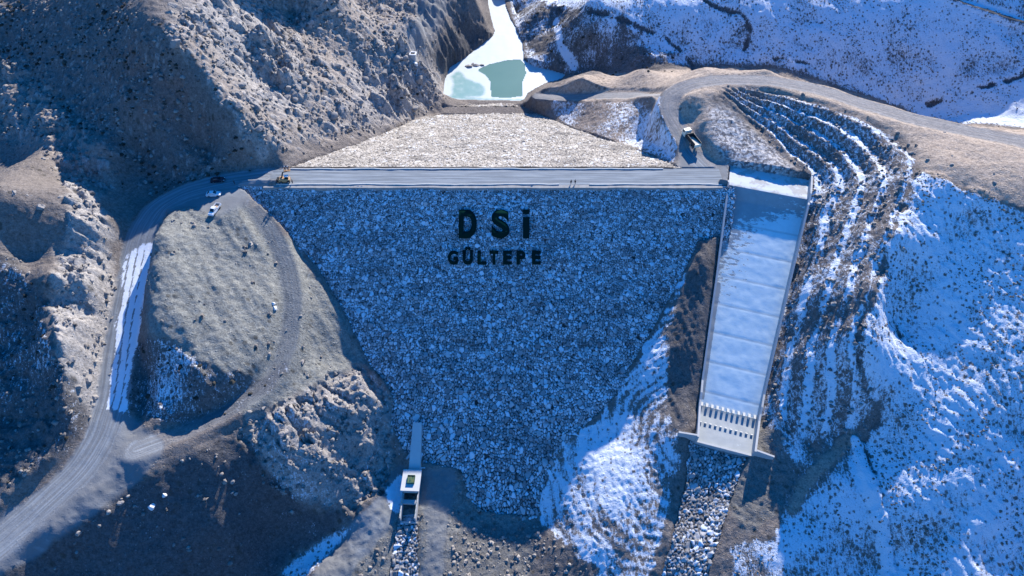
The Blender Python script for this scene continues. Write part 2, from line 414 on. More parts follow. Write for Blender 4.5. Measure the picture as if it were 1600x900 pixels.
for cell, prob, sd_, wgt in ((16, .30, 799, rh * np.clip(1.2 * rock_hi * clus, 0, 1)), (11, .42, 801, rh * np.clip(rock_hi + .15, 0, 1)), (6.0, .40, 803, rh * (.35 + .65 * clus)), (3.2, .34, 805, np.clip(rh * .8 + .8 * cliff_l2 + .3 * outcrop + .35 * dark_left + .3 * bowl + .3 * mound_edge, 0, 1)), (1.9, .30, 807, np.clip(rh * .7 + cliff_l2 + .3 * outcrop + .6 * bowl + .15 * dark_slope + .4 * dark_left, 0, 1))):
    hL, mL = lumps(cell, prob, sd_)
    Z += hL * wgt * (.95 if cell > 5 else 1.0) * (1 + (.35 * np.clip(crag(5.0, 881, 1.6), -1, 1) if cell > 5 else 0)); LUMP = np.maximum(LUMP, mL * sstep(.25, .6, wgt))
Z += cliff_l * crag(9.0, 71, 3.2) + cliff_l2 * crag(10, 72, 1.9) + outcrop * crag(15.0, 73, 4.2)
Z += dark_left * crag(10, 75, 1.3) + bowl * crag(12, 76, 1.1) + dark_slope * crag(7, 78, .3) + mound_edge * crag(6, 79, .9)
Z += region([(655,-40),(720,-40),(765,40),(770,60),(735,85),(703,105),(690,110),(660,80)], 4) * (crag(8, 83, 2.6) + .3 * N2) + (far_slope * far_bare + plateau * .12) * crag(8, 84, .8)
# small roughness everywhere: clods, stones, tussocks
soft0 = np.clip(rock_hill + cliff_l + outcrop + .6 * bowl + .6 * dark_left + .5 * terr + .35 * mound + .5 * hill_r + .5 * cliff_l2 + .5 * far_slope, 0, 1)
n_s = fbm(GX / 2.2, GY / 2.2, 91, 3, .6)
smooth_ = 1 - .6 * np.clip(hill_r + far_slope + snow_low + snow_rb, 0, 1) - .4 * np.clip(dark_slope + plateau, 0, 1)
Z += 0.20 * n_s * smooth_ + .16 * soft0 * fbm(GX / 1.15, GY / 1.15, 93, 2) + 0.22 * smooth_ * np.clip(fbm(GX / 1.6, GY / 1.6, 95, 2) - .25, 0, 1) * (1 + 1.5 * rock_hill + hill_r + .6 * bowl)
# far right hillside: long oblique swells that catch the low sun, and frozen rills
q = (GX * 0.72 + GY * -0.69)
Z += hill_r * (1.0 * np.sin(GY * .105 + GX * -0.075 + .7 * N1 + 2.2) + .30 * fbm((GX * .87 + GY * .5) / 1.5, (GY * .87 - GX * .5) / 4.0, 101, 3))
Z += far_slope * (.7 * fbm(GX / 22 + GY / 30, GY / 40, 103, 3) + .5 * far_bare * ridged(GX / 14, GY / 30, 107, 3))
# rills down the mound, bulldozer corrugations on the snowy apron
Z += mound * .35 * fbm((GX * .8 + GY * .6) / 3.0, (GY * .8 - GX * .6) / 14.0, 111, 3)
arc = np.hypot(GX - 52, GY - 88) 
Z += snow_low * (.10 * np.sin(arc * 4.4 + 5 * N1 + 2.0 * N2) * sstep(-.3, .5, fbm(GX / 7, GY / 7, 117, 2)) + .16 * fbm(GX / 1.3, GY / 1.3, 119, 3) + .2 * fbm(GX / 8, GY / 8, 121, 3))
Z += strip_br * .35 * fbm((GX + .25 * GY) / 1.5, GY / 14, 113, 3)
Z += bare_end * .25 * fbm((GX + GY) / 1.5, (GX - GY) / 6, 115, 3)

# roads: level the ground across, shoulder it into the slope
ROADM = np.zeros_like(GX); TRACKM = np.zeros_like(GX); ROADU = np.zeros_like(GX)
def lay_road(pts, wid, sh, name, raise_=0.0, curve=None, mask_w=1.0, flat=True):
    global Z
    P = np.array([at(*p) for p in pts]) if curve is None else curve
    # resample smoothly
    d = np.r_[0, np.cumsum(np.hypot(*np.diff(P[:, :2], axis=0).T))]
    s = np.arange(0, d[-1], 1.0)
    Q = np.stack([np.interp(s, d, P[:, k]) for k in range(3)], -1)
    k = np.ones(7) / 7
    for c in range(3):
        pad = np.r_[np.full(3, Q[0, c]), Q[:, c], np.full(3, Q[-1, c])]
        Q[:, c] = np.convolve(pad, k, 'valid')
    best = np.full(GX.shape, 1e9); zz = np.zeros_like(GX); sd = np.zeros_like(GX)
    R_ = wid / 2 + sh + 2
    for i in range(len(Q) - 1):
        a, b = Q[i], Q[i + 1]
        i0, i1 = np.searchsorted(AX, [min(a[0], b[0]) - R_, max(a[0], b[0]) + R_]); j0, j1 = np.searchsorted(AY, [min(a[1], b[1]) - R_, max(a[1], b[1]) + R_])
        if i1 <= i0 or j1 <= j0: continue
        x = GX[j0:j1, i0:i1]; y = GY[j0:j1, i0:i1]
        ab = b - a; L2 = ab[0] ** 2 + ab[1] ** 2 + 1e-9
        t = np.clip(((x - a[0]) * ab[0] + (y - a[1]) * ab[1]) / L2, 0, 1)
        ex = x - a[0] - t * ab[0]; ey = y - a[1] - t * ab[1]
        dd = np.hypot(ex, ey); sg = np.sign(ab[0] * ey - ab[1] * ex)
        v = best[j0:j1, i0:i1]; m = dd < v
        v[m] = dd[m]
        zz[j0:j1, i0:i1][m] = (a[2] + t * ab[2])[m]; sd[j0:j1, i0:i1][m] = (dd * sg)[m]
    w = wid / 2 * (1 + .12 * N1)
    f = 1 - sstep(w, w + sh, best)
    if flat: Z = Z * (1 - f) + f * (zz + raise_ + .05 * N2 - .05 * np.clip(np.cos(sd * 3.3), 0, 1) ** 4)
    m = 1 - sstep(w - .6, w + .6, best + .5 * N2)
    return m * mask_w, sd
m1, s1 = lay_road(ROAD_MAIN, 8.5, 3.5, 'main'); m2, s2 = lay_road(TRACK, 5, 3, 'track'); m3, s3 = lay_road(ROAD_SPUR, 5, 2.5, 'spur'); m4, s4 = lay_road(ROAD_UP, 6.5, 3, 'up')
wide = region([(205,650),(250,685),(262,690),(235,738),(110,830),(0,905),(-60,940),(-60,840),(20,790),(90,745),(140,690)], 2, rough=.3)
plat_l = region([(300,290),(372,268),(452,262),(452,290),(385,291),(395,312),(340,340),(300,322),(250,330)], 2)
plat_r = region([(1058,240),(1075,225),(1100,245),(1112,262),(1120,252),(1138,250),(1143,270),(1138,292),(1130,292),(1058,290)], 2)
Z = Z * (1 - plat_l * .95) + plat_l * .95 * (-.12 + .05 * N2)
Z = Z * (1 - plat_r) + plat_r * (-.1 + .03 * N2)
pl_track = region([(480,910),(520,850),(590,775),(625,720),(640,735),(625,790),(605,830),(560,880),(545,910)], 2, rough=.3)
pl_yard = region([(655,735),(715,732),(712,765),(700,810),(690,905),(660,905),(668,830),(656,790)], 2, rough=.4)
hut_track = region([(652,-40),(700,-40),(700,10),(690,40),(665,65),(640,80),(632,72),(650,45)], 2)
ridge_track = region([(700,-40),(720,0),(765,40),(770,50),(740,30),(705,8)], 1)
ROADM = np.clip(np.maximum.reduce([m1, m2 * .34, m3 * .7, m4 * .62, wide * .9, plat_l, plat_r, pl_track * .8, pl_yard * .7, hut_track * .8]), 0, 1)
SD = np.where(m1 > .3, s1, np.where(m4 > .3, s4, np.where(m2 > .3, s2, s3)))

# far road (upper right)
fr_pts = hit(*np.array([(1440,-22),(1480,-8),(1530,10),(1570,24),(1620,38),(1700,52)]).T)
m5, s5 = lay_road(None, 4, 1.5, 'far', 0, fr_pts)

def trace(pts, wid):
    pp = dens(pts, False, 12); P = hit(pp[:, 0], pp[:, 1])
    P[:, :2] += np.stack([perlin(np.arange(len(P)) * .6, np.zeros(len(P)) + .3, 3), perlin(np.arange(len(P)) * .6, np.zeros(len(P)) + 5.3, 4)], -1) * 1.2
    return lay_road(None, wid, .6, 'trace', 0, P, flat=False)[0]
creek = np.maximum.reduce([trace([(1440,170),(1475,152),(1530,142),(1610,112)], 2.2), trace([(1075,-10),(1160,25),(1176,55),(1150,85)], 2.0), trace([(1345,700),(1362,730),(1374,800),(1398,905)], 1.1), trace([(1340,520),(1350,570),(1388,620),(1378,650),(1345,692)], 1.6),
    trace([(835,16),(960,25),(1050,60),(1092,112)], 2.2), trace([(1205,96),(1300,98),(1310,110)], 1.3), trace([(1400,505),(1415,535)], .7)])
creek = creek * sstep(-.25, .35, fbm(GX / 7, GY / 7, 131, 3) + .1) * .85
Z -= creek * .6
lit_ridge = trace([(1335,690),(1350,740),(1372,820),(1394,910)], 3.2); brown_track = trace([(1338,682),(1300,708),(1264,748),(1228,802)], 3.4)
Z += .9 * lit_ridge + .5 * brown_track
bright_gully = np.maximum(lit_ridge * .9, np.maximum(trace([(868,32),(874,70),(900,112)], 2.6), trace([(1470,-12),(1530,6),(1600,28),(1680,44)], 2.5)))
# water, dam and spillway carve the ground
mw = blur(M_W, 2)
Z = np.where(M_W > .5, np.minimum(Z, WZ - .5 - 1.5 * blur(M_W, 6)), np.maximum(Z, np.where(blur(M_W, 5) > .01, WZ + .05 + .6 * (1 - mw), -999)))
ds_z = (GY - DS_Y) / DS_M; us_z = (US_Y - GY) / US_M
def conform(M, zp):
    global Z
    near = blur(M, 4)
    f = sstep(0.0, .12, near)
    Z = np.where(M > .5, np.minimum(Z, zp - 1.3), np.where(near > .002, np.maximum(Z, Z * (1 - f) + f * (zp + .15 + .25 * N2)), Z))
conform(M_DS, ds_z); conform(M_US, us_z)
crestm = ((GX > -76) & (GX < 67) & (GY > DS_Y - .5) & (GY < US_Y + .5))
Z = np.where(crestm, np.minimum(Z, -1.0), Z)
# berm and rip-rap strip at the water's edge
berm = region([(692,178),(690,166),(820,166),(842,178)], 0, lambda a, b: at(a, b, -31.0))
Z = np.where(berm > .5, -31.0 + .06 * N2, Z)
hutp = hit(645, 90, Z)[0]

# spillway frame
SPO = np.array([82.2, 158.6]); SPA = np.array([-.285, -.9585]); SPP = np.array([.9585, -.285])
LS = (GX - SPO[0]) * SPA[0] + (GY - SPO[1]) * SPA[1]; LT = (GX - SPO[0]) * SPP[0] + (GY - SPO[1]) * SPP[1]
def sp_half(s): return np.interp(s, [-10, 0, 30, 78], [12.6, 12.3, 10.3, 7.6])
def sp_floor(s): return np.interp(s, [-10, -.5, 0, 3.2, 66, 68, 78], [-.6, -.9, -1.0, -4.0, -30.9, -31.3, -31.3])
hw = sp_half(LS); fl_z = sp_floor(LS)
inside = (LS > -9.5) & (LS < 77.5) & (abs(LT) < hw + .5)
Z = np.where(inside, np.minimum(Z, fl_z - .8), Z)
dside = abs(LT) - hw - .5
fs = np.clip(1 - dside / 5.0, 0, 1) * ((LS > 1) & (LS < 77)) * (dside > 0)
fs = fs * fs * (3 - 2 * fs)
targ = fl_z + np.where(LT > 0, 1.6, 1.9) + .2 * N2
Z = np.where(fs > 0, Z * (1 - fs) + fs * targ, Z)
Z = np.where(M_DS > .5, np.minimum(Z, ds_z - 1.3), Z)
# rip-rap channels below the chute and the outlet: sink the bed
CH1 = [(1080,672),(1172,706),(1150,760),(1128,830),(1105,905),(1085,960),(1010,960),(1032,900),(1058,810),(1070,760)]
CH2 = [(624,806),(656,806),(655,850),(655,905),(656,960),(606,960),(609,905),(614,850)]
M_C1 = region(CH1, 2) * (1 - inside); M_C2 = region(CH2, 2)
Z0b = blur(Z.astype(np.float32), 4)
Z = np.where(M_C1 > 0, Z * (1 - M_C1) + M_C1 * (Z0b - 1.5), Z)
Z = np.where(M_C2 > 0, Z * (1 - M_C2) + M_C2 * (Z0b - .8), Z)

# ------------------------------------------------------------------ surface masks (what the ground is made of)
gz_y, gz_x = np.gradient(Z, AY, AX)
steep = np.hypot(gz_x, gz_y)
north = -gz_y * 0 + (gz_y > 0)            # ground that drops towards -Y faces away from the sun
shade = np.clip((gz_y * math.cos(SUN_AZ) + gz_x * math.sin(SUN_AZ)) , -1, 1)
snow = np.zeros_like(GX)
snow = np.maximum(snow, hill_r * (.60 + .09 * N1 + .12 * fl))
snow = np.maximum(snow, far_slope * (.60 - .30 * far_bare + .13 * N1 + .12 * fl))
snow = np.maximum(snow, lit_patch_r * .8)
snow = np.maximum(snow, snow_low * (.54 + .26 * N1 + .22 * fl + .12 * np.sin(arc * 2.2 + 6 * N1) - .2 * strip_br))
snow = np.maximum(snow, snow_rb * (.52 + .28 * N1 + .14 * fl))
snow = np.maximum(snow, region([(1180,600),(1350,570),(1385,625),(1345,690),(1270,700),(1250,760),(1205,700),(1175,640)], 4) * (1 - .4 * terr) * (.58 + .2 * N1))
snow = np.maximum(snow, terr * (.34 + .1 * N1 + .46 * BENCH * (.75 + .6 * N1 + .3 * fl)) + 0 * GX)
snow = np.maximum(snow, us_snow2 * (.5 + .2 * N1))
snow = np.maximum(snow, us_snow * (.38 + .15 * N1))
snow = np.maximum(snow, mound_edge * (.36 + .2 * N1))
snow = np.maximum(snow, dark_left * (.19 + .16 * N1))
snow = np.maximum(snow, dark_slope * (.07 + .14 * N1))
snow = np.maximum(snow, outcrop * np.clip(.02 + .30 * shade + .12 * N1, 0, .45))
snow = np.maximum(snow, bowl * (.07 + .10 * N1))
snow = snow * (1 - .6 * bare_end) * (1 - .8 * bare_bot) * (1 - plateau * .85) * (1 - .4 * strip_br)
sr = region([(196,395),(235,370),(232,400),(215,500),(212,600),(210,660),(185,645),(155,630),(168,560),(180,480)], 1)
snow = np.maximum(snow * (1 - ROADM), sr * (.90 + .1 * fl - .80 * np.clip(np.cos((SD - .2) * 3.0 + .3 * N1), 0, 1) ** 2 * (abs(SD) < 2.4)))
sp1 = region([(600,768),(628,738),(632,760),(628,800),(612,800)], 1)
snow = np.maximum(snow, sp1 * .9)
gl = region([(430,905),(450,880),(540,820),(560,815),(510,870),(480,905)], 2)
snow = np.maximum(snow, gl * .62)
for pl, am in (([(1095,330),(1100,330)], 0),):
    pass
r2 = region([(1330,700),(1345,705),(1390,860),(1410,930),(1385,930),(1355,800),(1325,730)], 2)
snow = np.maximum(snow, r2 * .85)
trk = region([(1340,680),(1322,676),(1250,760),(1222,800),(1232,806),(1290,755)], 1, rough=.4)
snow = np.maximum(snow * (1 - .85 * np.maximum(trk * .4, brown_track)) * (1 - .9 * creek) * (1 - .95 * m5), bright_gully * .95)
rock = np.clip(.9 * LUMP + rock_hill * .3 + rock_hi * .8 + cliff_l + outcrop * .85 + .2 * cliff_l2, 0, 1)
tan = np.clip(plateau * .95 + .5 * rock_hill * (1 - rock_hi * .4) + .35 * cliff_l2 + .7 * brown_track + .25 * us_snow, 0, 1)
spoil = np.clip(.6 * bare_end + mound + .7 * flat_c + .5 * pl_track, 0, 1)
cliff_res = region([(690,60),(720,20),(765,45),(770,60),(735,85),(703,105),(695,110),(665,85)], 2)  # bank above the water: polygon gets a darker ground tone
dark_ground = np.clip(.32 * m2 * (GX > -84) + .9 * cliff_res + dark_slope * .9 + .75 * dark_left + .35 * bowl + .7 * mound_edge + .25 * bare_end + .4 * bare_bot + .6 * strip_br + .26 * terr + .5 * far_slope + .9 * creek + m5, 0, 1)
red = np.clip(reddish * .8 + .3 * us_snow + .25 * terr, 0, 1)
grav = np.clip(gravel_w, 0, 1)

# ------------------------------------------------------------------ node helpers / materials
def new_mat(name, rough=.9, base=(.5, .5, .5), metallic=0.0, spec=.3):
    m = bpy.data.materials.new(name); m.use_nodes = True
    b = m.node_tree.nodes["Principled BSDF"]
    b.inputs["Base Color"].default_value = (*base, 1); b.inputs["Roughness"].default_value = rough
    b.inputs["Metallic"].default_value = metallic; b.inputs["Specular IOR Level"].default_value = spec
    return m
class NG:
    def __init__(s, m): s.m = m; s.t = m.node_tree; s.b = s.t.nodes["Principled BSDF"]
    def n(s, t, **k):
        o = s.t.nodes.new(t)
        for a, v in k.items(): setattr(o, a, v)
        return o
    def l(s, a, b): s.t.links.new(a, b)
    def val(s, x, sock):
        if isinstance(x, (int, float)): sock.default_value = x
        elif isinstance(x, tuple): sock.default_value = (*x, 1) if len(x) == 3 and len(sock.default_value) == 4 else x
        else: s.l(x, sock)
    def math(s, op, a, b=0.0, c=0.0, clamp=False):
        o = s.n("ShaderNodeMath", operation=op, use_clamp=clamp)
        s.val(a, o.inputs[0]); s.val(b, o.inputs[1]); s.val(c, o.inputs[2]); return o.outputs[0]
    def mix(s, f, a, b, mode='MIX'):
        o = s.n("ShaderNodeMix", data_type='RGBA', blend_type=mode)
        s.val(f, o.inputs[0]); s.val(a, o.inputs[6]); s.val(b, o.inputs[7]); return o.outputs[2]
    def noise(s, vec, scale, det=4, rough=.55, dist=0.0):
        o = s.n("ShaderNodeTexNoise"); o.inputs["Scale"].default_value = scale; o.inputs["Detail"].default_value = det
        o.inputs["Roughness"].default_value = rough; o.inputs["Distortion"].default_value = dist
        s.l(vec, o.inputs["Vector"]); return o.outputs["Fac"]
    def vor(s, vec, scale, feat='F1', out="Distance"):
        o = s.n("ShaderNodeTexVoronoi", feature=feat); o.inputs["Scale"].default_value = scale
        s.l(vec, o.inputs["Vector"]); return o.outputs[out]
    def attr(s, name): 
        o = s.n("ShaderNodeAttribute", attribute_name=name); return o
    def sep(s, c):
        o = s.n("ShaderNodeSeparateColor"); s.l(c, o.inputs[0]); return o.outputs
    def mapv(s, vec, sc=(1, 1, 1), rot=(0, 0, 0)):
        o = s.n("ShaderNodeMapping"); o.inputs["Scale"].default_value = sc; o.inputs["Rotation"].default_value = rot
        s.l(vec, o.inputs["Vector"]); return o.outputs[0]
    def smooth(s, x, a, b):
        o = s.n("ShaderNodeMapRange", interpolation_type='SMOOTHSTEP'); s.val(x, o.inputs[0]); o.inputs[1].default_value = a; o.inputs[2].default_value = b
        return o.outputs[0]
    def bump(s, h, strength=.5, dist=.1):
        o = s.n("ShaderNodeBump"); o.inputs["Strength"].default_value = strength; o.inputs["Distance"].default_value = dist
        s.l(h, o.inputs["Height"]); s.l(o.outputs[0], s.b.inputs["Normal"])
    def pos(s): return s.n("ShaderNodeNewGeometry").outputs["Position"]

SNOW_C = (.82, .86, .92)
def terrain_mat():
    m = new_mat("ground", .95, spec=.15); g = NG(m)
    p = g.pos()
    a1 = g.sep(g.attr("mask_a").outputs["Color"]); a2 = g.sep(g.attr("mask_b").outputs["Color"]); a3 = g.sep(g.attr("mask_c").outputs["Color"])
    snow, road, rock = a1[0], a1[1], a1[2]; tan, spoil, dark_ground = a2[0], a2[1], a2[2]; red, grav, side = a3[0], a3[1], a3[2]
    n_big = g.noise(p, .05, 5); n_mid = g.noise(p, .35, 6, .62); n_fine = g.noise(p, 1.6, 6, .65); n_xf = g.noise(p, 5.0, 3, .6)
    stones = g.vor(p, .9); 
    c = g.mix(n_big, (.125, .108, .097), (.22, .192, .17))
    c = g.mix(tan, c, g.mix(n_mid, (.29, .225, .175), (.43, .355, .285)))
    c = g.mix(g.math('MULTIPLY', spoil, .9), c, g.mix(n_mid, (.165, .17, .155), (.25, .25, .225)))
    c = g.mix(rock, c, g.mix(n_fine, (.20, .185, .17), (.43, .40, .37)))
    c = g.mix(dark_ground, c, g.mix(n_mid, (.056, .056, .060), (.112, .110, .110)))
    c = g.mix(g.math('MULTIPLY', red, .6), c, g.mix(n_mid, (.13, .085, .075), (.19, .125, .105)))
    c = g.mix(grav, c, g.mix(g.smooth(g.vor(p, 1.3, 'F1', 'Color'), .2, .8), (.16, .15, .15), (.5, .48, .46)))
    # scattered pale stones and dark scrub specks
    st = g.smooth(stones, .22, .12)
    st = g.math('MULTIPLY', st, g.smooth(g.noise(p, .22, 3), .5, .62))
    c = g.mix(g.math('MULTIPLY', st, .4), c, (.36, .34, .31))
    sb = g.smooth(g.vor(g.mapv(p, (1, 1, .3)), .42), .34, .16)
    sb = g.math('MULTIPLY', sb, g.smooth(g.noise(p, .09, 4), .48, .6))
    c = g.mix(g.math('MULTIPLY', g.math('MULTIPLY', sb, .7), g.math('SUBTRACT', 1.0, road)), c, (.06, .055, .045))
    gr = g.math('ADD', g.math('MULTIPLY', g.noise(p, .9, 8, .72), 1.0), g.math('MULTIPLY', g.noise(g.mapv(p, (1, 1, .4)), 2.6, 4, .7), .8))
    gv = g.math('MULTIPLY_ADD', g.math('SUBTRACT', gr, .9), 2.0, 1.0)
    gv = g.math('MAXIMUM', gv, .35)
    gc = g.n("ShaderNodeCombineColor"); [g.l(gv, gc.inputs[i]) for i in range(3)]
    c = g.mix(1.0, c, gc.outputs[0], 'MULTIPLY')
    # packed gravel roads with wheel tracks along the road
    cv = g.n("ShaderNodeCombineXYZ"); g.l(g.math('ADD', g.math('MULTIPLY', side, 20.0), g.math('MULTIPLY', n_big, 1.6)), cv.inputs[0]); g.l(g.math('MULTIPLY', g.noise(p, .03, 2), 2.0), cv.inputs[1])
    streak = g.noise(cv.outputs[0], 1.6, 5, .7)
    cs = g.math('COSINE', g.math('MULTIPLY', side, 66.0))
    tr = g.math('MULTIPLY', g.smooth(cs, .35, .95), g.smooth(g.noise(g.mapv(p, (.3, .3, .3)), .6, 4), .35, .6))
    rc = g.mix(n_mid, (.20, .22, .235), (.30, .325, .345))
    rc = g.mix(g.math('MULTIPLY', tr, .32), rc, (.17, .165, .16))
    rc = g.mix(g.smooth(streak, .42, .62), g.mix(.55, rc, (.12, .12, .12)), rc)
    c = g.mix(road, c, rc)
    # snow lies where the mask says, broken by grass and clods
    tus = g.vor(g.mapv(p, (1.0, 1.0, .5)), .62)
    t2 = g.math('ADD', g.math('MULTIPLY', g.noise(g.mapv(p, (1.5, .45, .6), (0, 0, .55)), 1.1, 6, .72), .55), g.math('MULTIPLY', g.noise(p, 2.2, 4, .7), .45))
    th = g.math('ADD', g.math('MULTIPLY', t2, .75), g.math('ADD', g.math('MULTIPLY', g.smooth(tus, .45, .0), .15), g.math('MULTIPLY', n_big, .2)))
    th = g.math('MULTIPLY_ADD', g.math('SUBTRACT', th, .50), 2.6, .5)
    sf = g.math('MULTIPLY', g.smooth(g.math('SUBTRACT', snow, th), -.16, .14), g.smooth(snow, .02, .12))
    # thin snow: tops of clods stick out
    c = g.mix(sf, c, g.mix(n_mid, (.60, .65, .71), (.75, .79, .84)))
    g.l(c, g.b.inputs["Base Color"])
    hgt = g.math('ADD', g.math('MULTIPLY', n_fine, .6), g.math('ADD', g.math('MULTIPLY', n_xf, .25), g.math('MULTIPLY', g.smooth(stones, .3, 0), .3)))
    hgt = g.math('MULTIPLY', hgt, g.math('MULTIPLY_ADD', road, -.8, 1.0))
    g.bump(hgt, 1.0, .5)
    return m
M_GROUND = terrain_mat()

# ------------------------------------------------------------------ object helpers
def tag(o, label=None, cat=None, group=None, kind=None):
    if label: o['label'] = label
    if cat: o['category'] = cat
    if group: o['group'] = group
    if kind: o['kind'] = kind
    return o
def link(name, me, mat=None, parent=None, loc=None):
    o = bpy.data.objects.new(name, me); COL.objects.link(o)
    if mat is not None and me is not None and not me.materials: me.materials.append(mat)
    if parent is not None: o.parent = parent
    if loc is not None: o.location = loc
    return o
def empty(name, loc, rz=0):
    o = bpy.data.objects.new(name, None); COL.objects.link(o); o.location = loc; o.rotation_euler = (0, 0, rz); o.empty_display_size = .5
    return o
def grid_mesh(name, V, faces, attrs=None, smooth=True):
    me = bpy.data.meshes.new(name)
    me.vertices.add(len(V)); me.vertices.foreach_set("co", np.ascontiguousarray(V, np.float32).ravel())
    nf = len(faces)
    me.loops.add(nf * 4); me.loops.foreach_set("vertex_index", np.ascontiguousarray(faces, np.int32).ravel())
    me.polygons.add(nf); me.polygons.foreach_set("loop_start", np.arange(0, nf * 4, 4, dtype=np.int32))
    me.update(calc_edges=True)
    if smooth: me.polygons.foreach_set("use_smooth", np.ones(nf, bool))
    for k, (r, g_, b) in (attrs or {}).items():
        a = me.attributes.new(k, 'FLOAT_COLOR', 'POINT')
        a.data.foreach_set("color", np.stack([r, g_, b, np.ones_like(r)], -1).astype(np.float32).ravel())
    return me
def sub_grid(ny, nx, keep=None):
    idx = np.arange(ny * nx).reshape(ny, nx)
    f = np.stack([idx[:-1, :-1], idx[:-1, 1:], idx[1:, 1:], idx[1:, :-1]], -1).reshape(-1, 4)
    if keep is not None: f = f[keep.reshape(-1)]
    return f
def compact(V, f, attrs):
    u, inv = np.unique(f, return_inverse=True)
    return V[u], inv.reshape(-1, 4), {k: tuple(c[u] for c in a) for k, a in attrs.items()}

Vt = np.stack([GX, GY, Z], -1).reshape(-1, 3)
rv = lambda a: np.clip(np.asarray(a, float), -2, 2).ravel()
ATT = {"mask_a": (rv(np.clip(snow, 0, 1.2)), rv(ROADM), rv(rock)), "mask_b": (rv(tan), rv(spoil), rv(dark_ground)), "mask_c": (rv(red), rv(grav), rv(np.clip(SD, -6, 6) * .05))}
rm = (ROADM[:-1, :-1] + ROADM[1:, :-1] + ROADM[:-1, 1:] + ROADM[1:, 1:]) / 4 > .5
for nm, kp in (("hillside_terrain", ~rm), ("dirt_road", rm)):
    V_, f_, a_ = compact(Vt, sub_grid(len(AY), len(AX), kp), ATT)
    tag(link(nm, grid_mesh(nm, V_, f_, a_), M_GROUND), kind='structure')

# ------------------------------------------------------------------ the dam
def riprap_mat(name, dark, light, snowy=.3):
    m = new_mat(name, .9, spec=.2); g = NG(m); p = g.pos()
    a = g.sep(g.attr("stone").outputs["Color"])
    n = g.noise(p, 2.5, 5, .6)
    c = g.mix(a[0], dark, light)
    c = g.mix(g.math('MULTIPLY', g.math('SUBTRACT', n, .4), .8, clamp=True), c, g.mix(.5, c, (.08, .075, .07)))
    gap = g.smooth(a[1], .06, .72)
    c = g.mix(gap, (.036, .034, .034), c)
    sn = g.smooth(g.math('ADD', a[2], g.math('MULTIPLY', g.math('SUBTRACT', g.noise(p, .12, 4), .5), .9)), 1.0 - snowy - .12, 1.0 - snowy + .12)
    c = g.mix(g.math('MULTIPLY', g.math('MULTIPLY', sn, gap), .8), c, (.74, .78, .83))
    dirt = g.smooth(g.noise(g.mapv(p, (.5, 1, 1)), .16, 5, .6), .52, .66)
    c = g.mix(g.math('MULTIPLY', dirt, .75), c, g.mix(.6, c, (.09, .085, .085)))
    g.l(c, g.b.inputs["Base Color"]); g.bump(g.noise(p, 3.0, 4, .6), .6, .1)
    return m
M_RIP_DS = riprap_mat("frosted_grey_riprap", (.22, .215, .22), (.56, .56, .57), .33)
M_RIP_US = riprap_mat("pale_riprap", (.29, .262, .225), (.52, .475, .415), .05)
M_RIP_CH = riprap_mat("channel_riprap", (.20, .195, .19), (.45, .44, .43), .22)

def stones(u, v, seed, amp):
    """rounded rocks packed on a sheet: returns height, colour value, gap, snow value"""
    u = u + .22 * perlin(u * 1.3, v * 1.3, seed + 5); v = v + .22 * perlin(u * 1.3 + 9, v * 1.3, seed + 6)
    u = u + .35 * perlin(u * .23, v * .23, seed + 7); v = v + .35 * perlin(u * .23 + 4, v * .23, seed + 8)
    f1, f2, cid, ox, oy = voronoi(u, v, seed, 1.0)
    g1, g2, cid2, ox2, oy2 = voronoi(u / 1.75 + 7.3, v / 1.75 + 2.1, seed + 71, 1.0)
    bigm = (cid2 % 1000) < 210
    f1 = np.where(bigm, g1 * 1.4, f1); f2 = np.where(bigm, g2 * 1.4, np.minimum(f2, 9)); cid = np.where(bigm, cid2, cid); ox = np.where(bigm, ox2 * 1.5, ox); oy = np.where(bigm, oy2 * 1.5, oy)
    edge = np.clip((f2 - f1) / .42, 0, 1) * np.where(bigm, 1, np.clip((g2 - g1) / .12 + .35, 0, 1))
    big = (cid % 1009) / 1009.0; t1 = (cid % 613) / 613.0 - .5; t2 = (cid % 401) / 401.0 - .5
    h = amp * (.35 + .65 * big) * (1 - (1 - edge) ** 2.2) + amp * 1.5 * (t1 * ox + t2 * oy) * edge
    return h, (cid % 773) / 773.0, edge, (cid % 557) / 557.0

def face_part(name, P0, ax_u, ax_v, nrm, us, vs, cell, seed, amp, mat, keep_fn, parent, warp=None):
    UU, VV = np.meshgrid(us, vs)
    k = cell if warp is None else warp(VV)
    hu, cv, eg, sv = stones(UU / k, VV / k if warp is None else VV / k, seed, amp)
    hgt = hu * (k / np.mean(k)) + .35 * fbm(UU / 11, VV / 11, seed + 40, 3)
    V = P0 + UU[..., None] * ax_u + VV[..., None] * ax_v + (hgt - amp * .5)[..., None] * nrm
    kp = keep_fn(V[..., 0], V[..., 1])
    kq = kp[:-1, :-1] & kp[1:, :-1] & kp[:-1, 1:] & kp[1:, 1:]
    V_, f_, a_ = compact(V.reshape(-1, 3), sub_grid(len(vs), len(us), kq), {"stone": (cv.ravel(), eg.ravel(), sv.ravel())})
    return link(name, grid_mesh(name, V_, f_, a_), mat, parent)

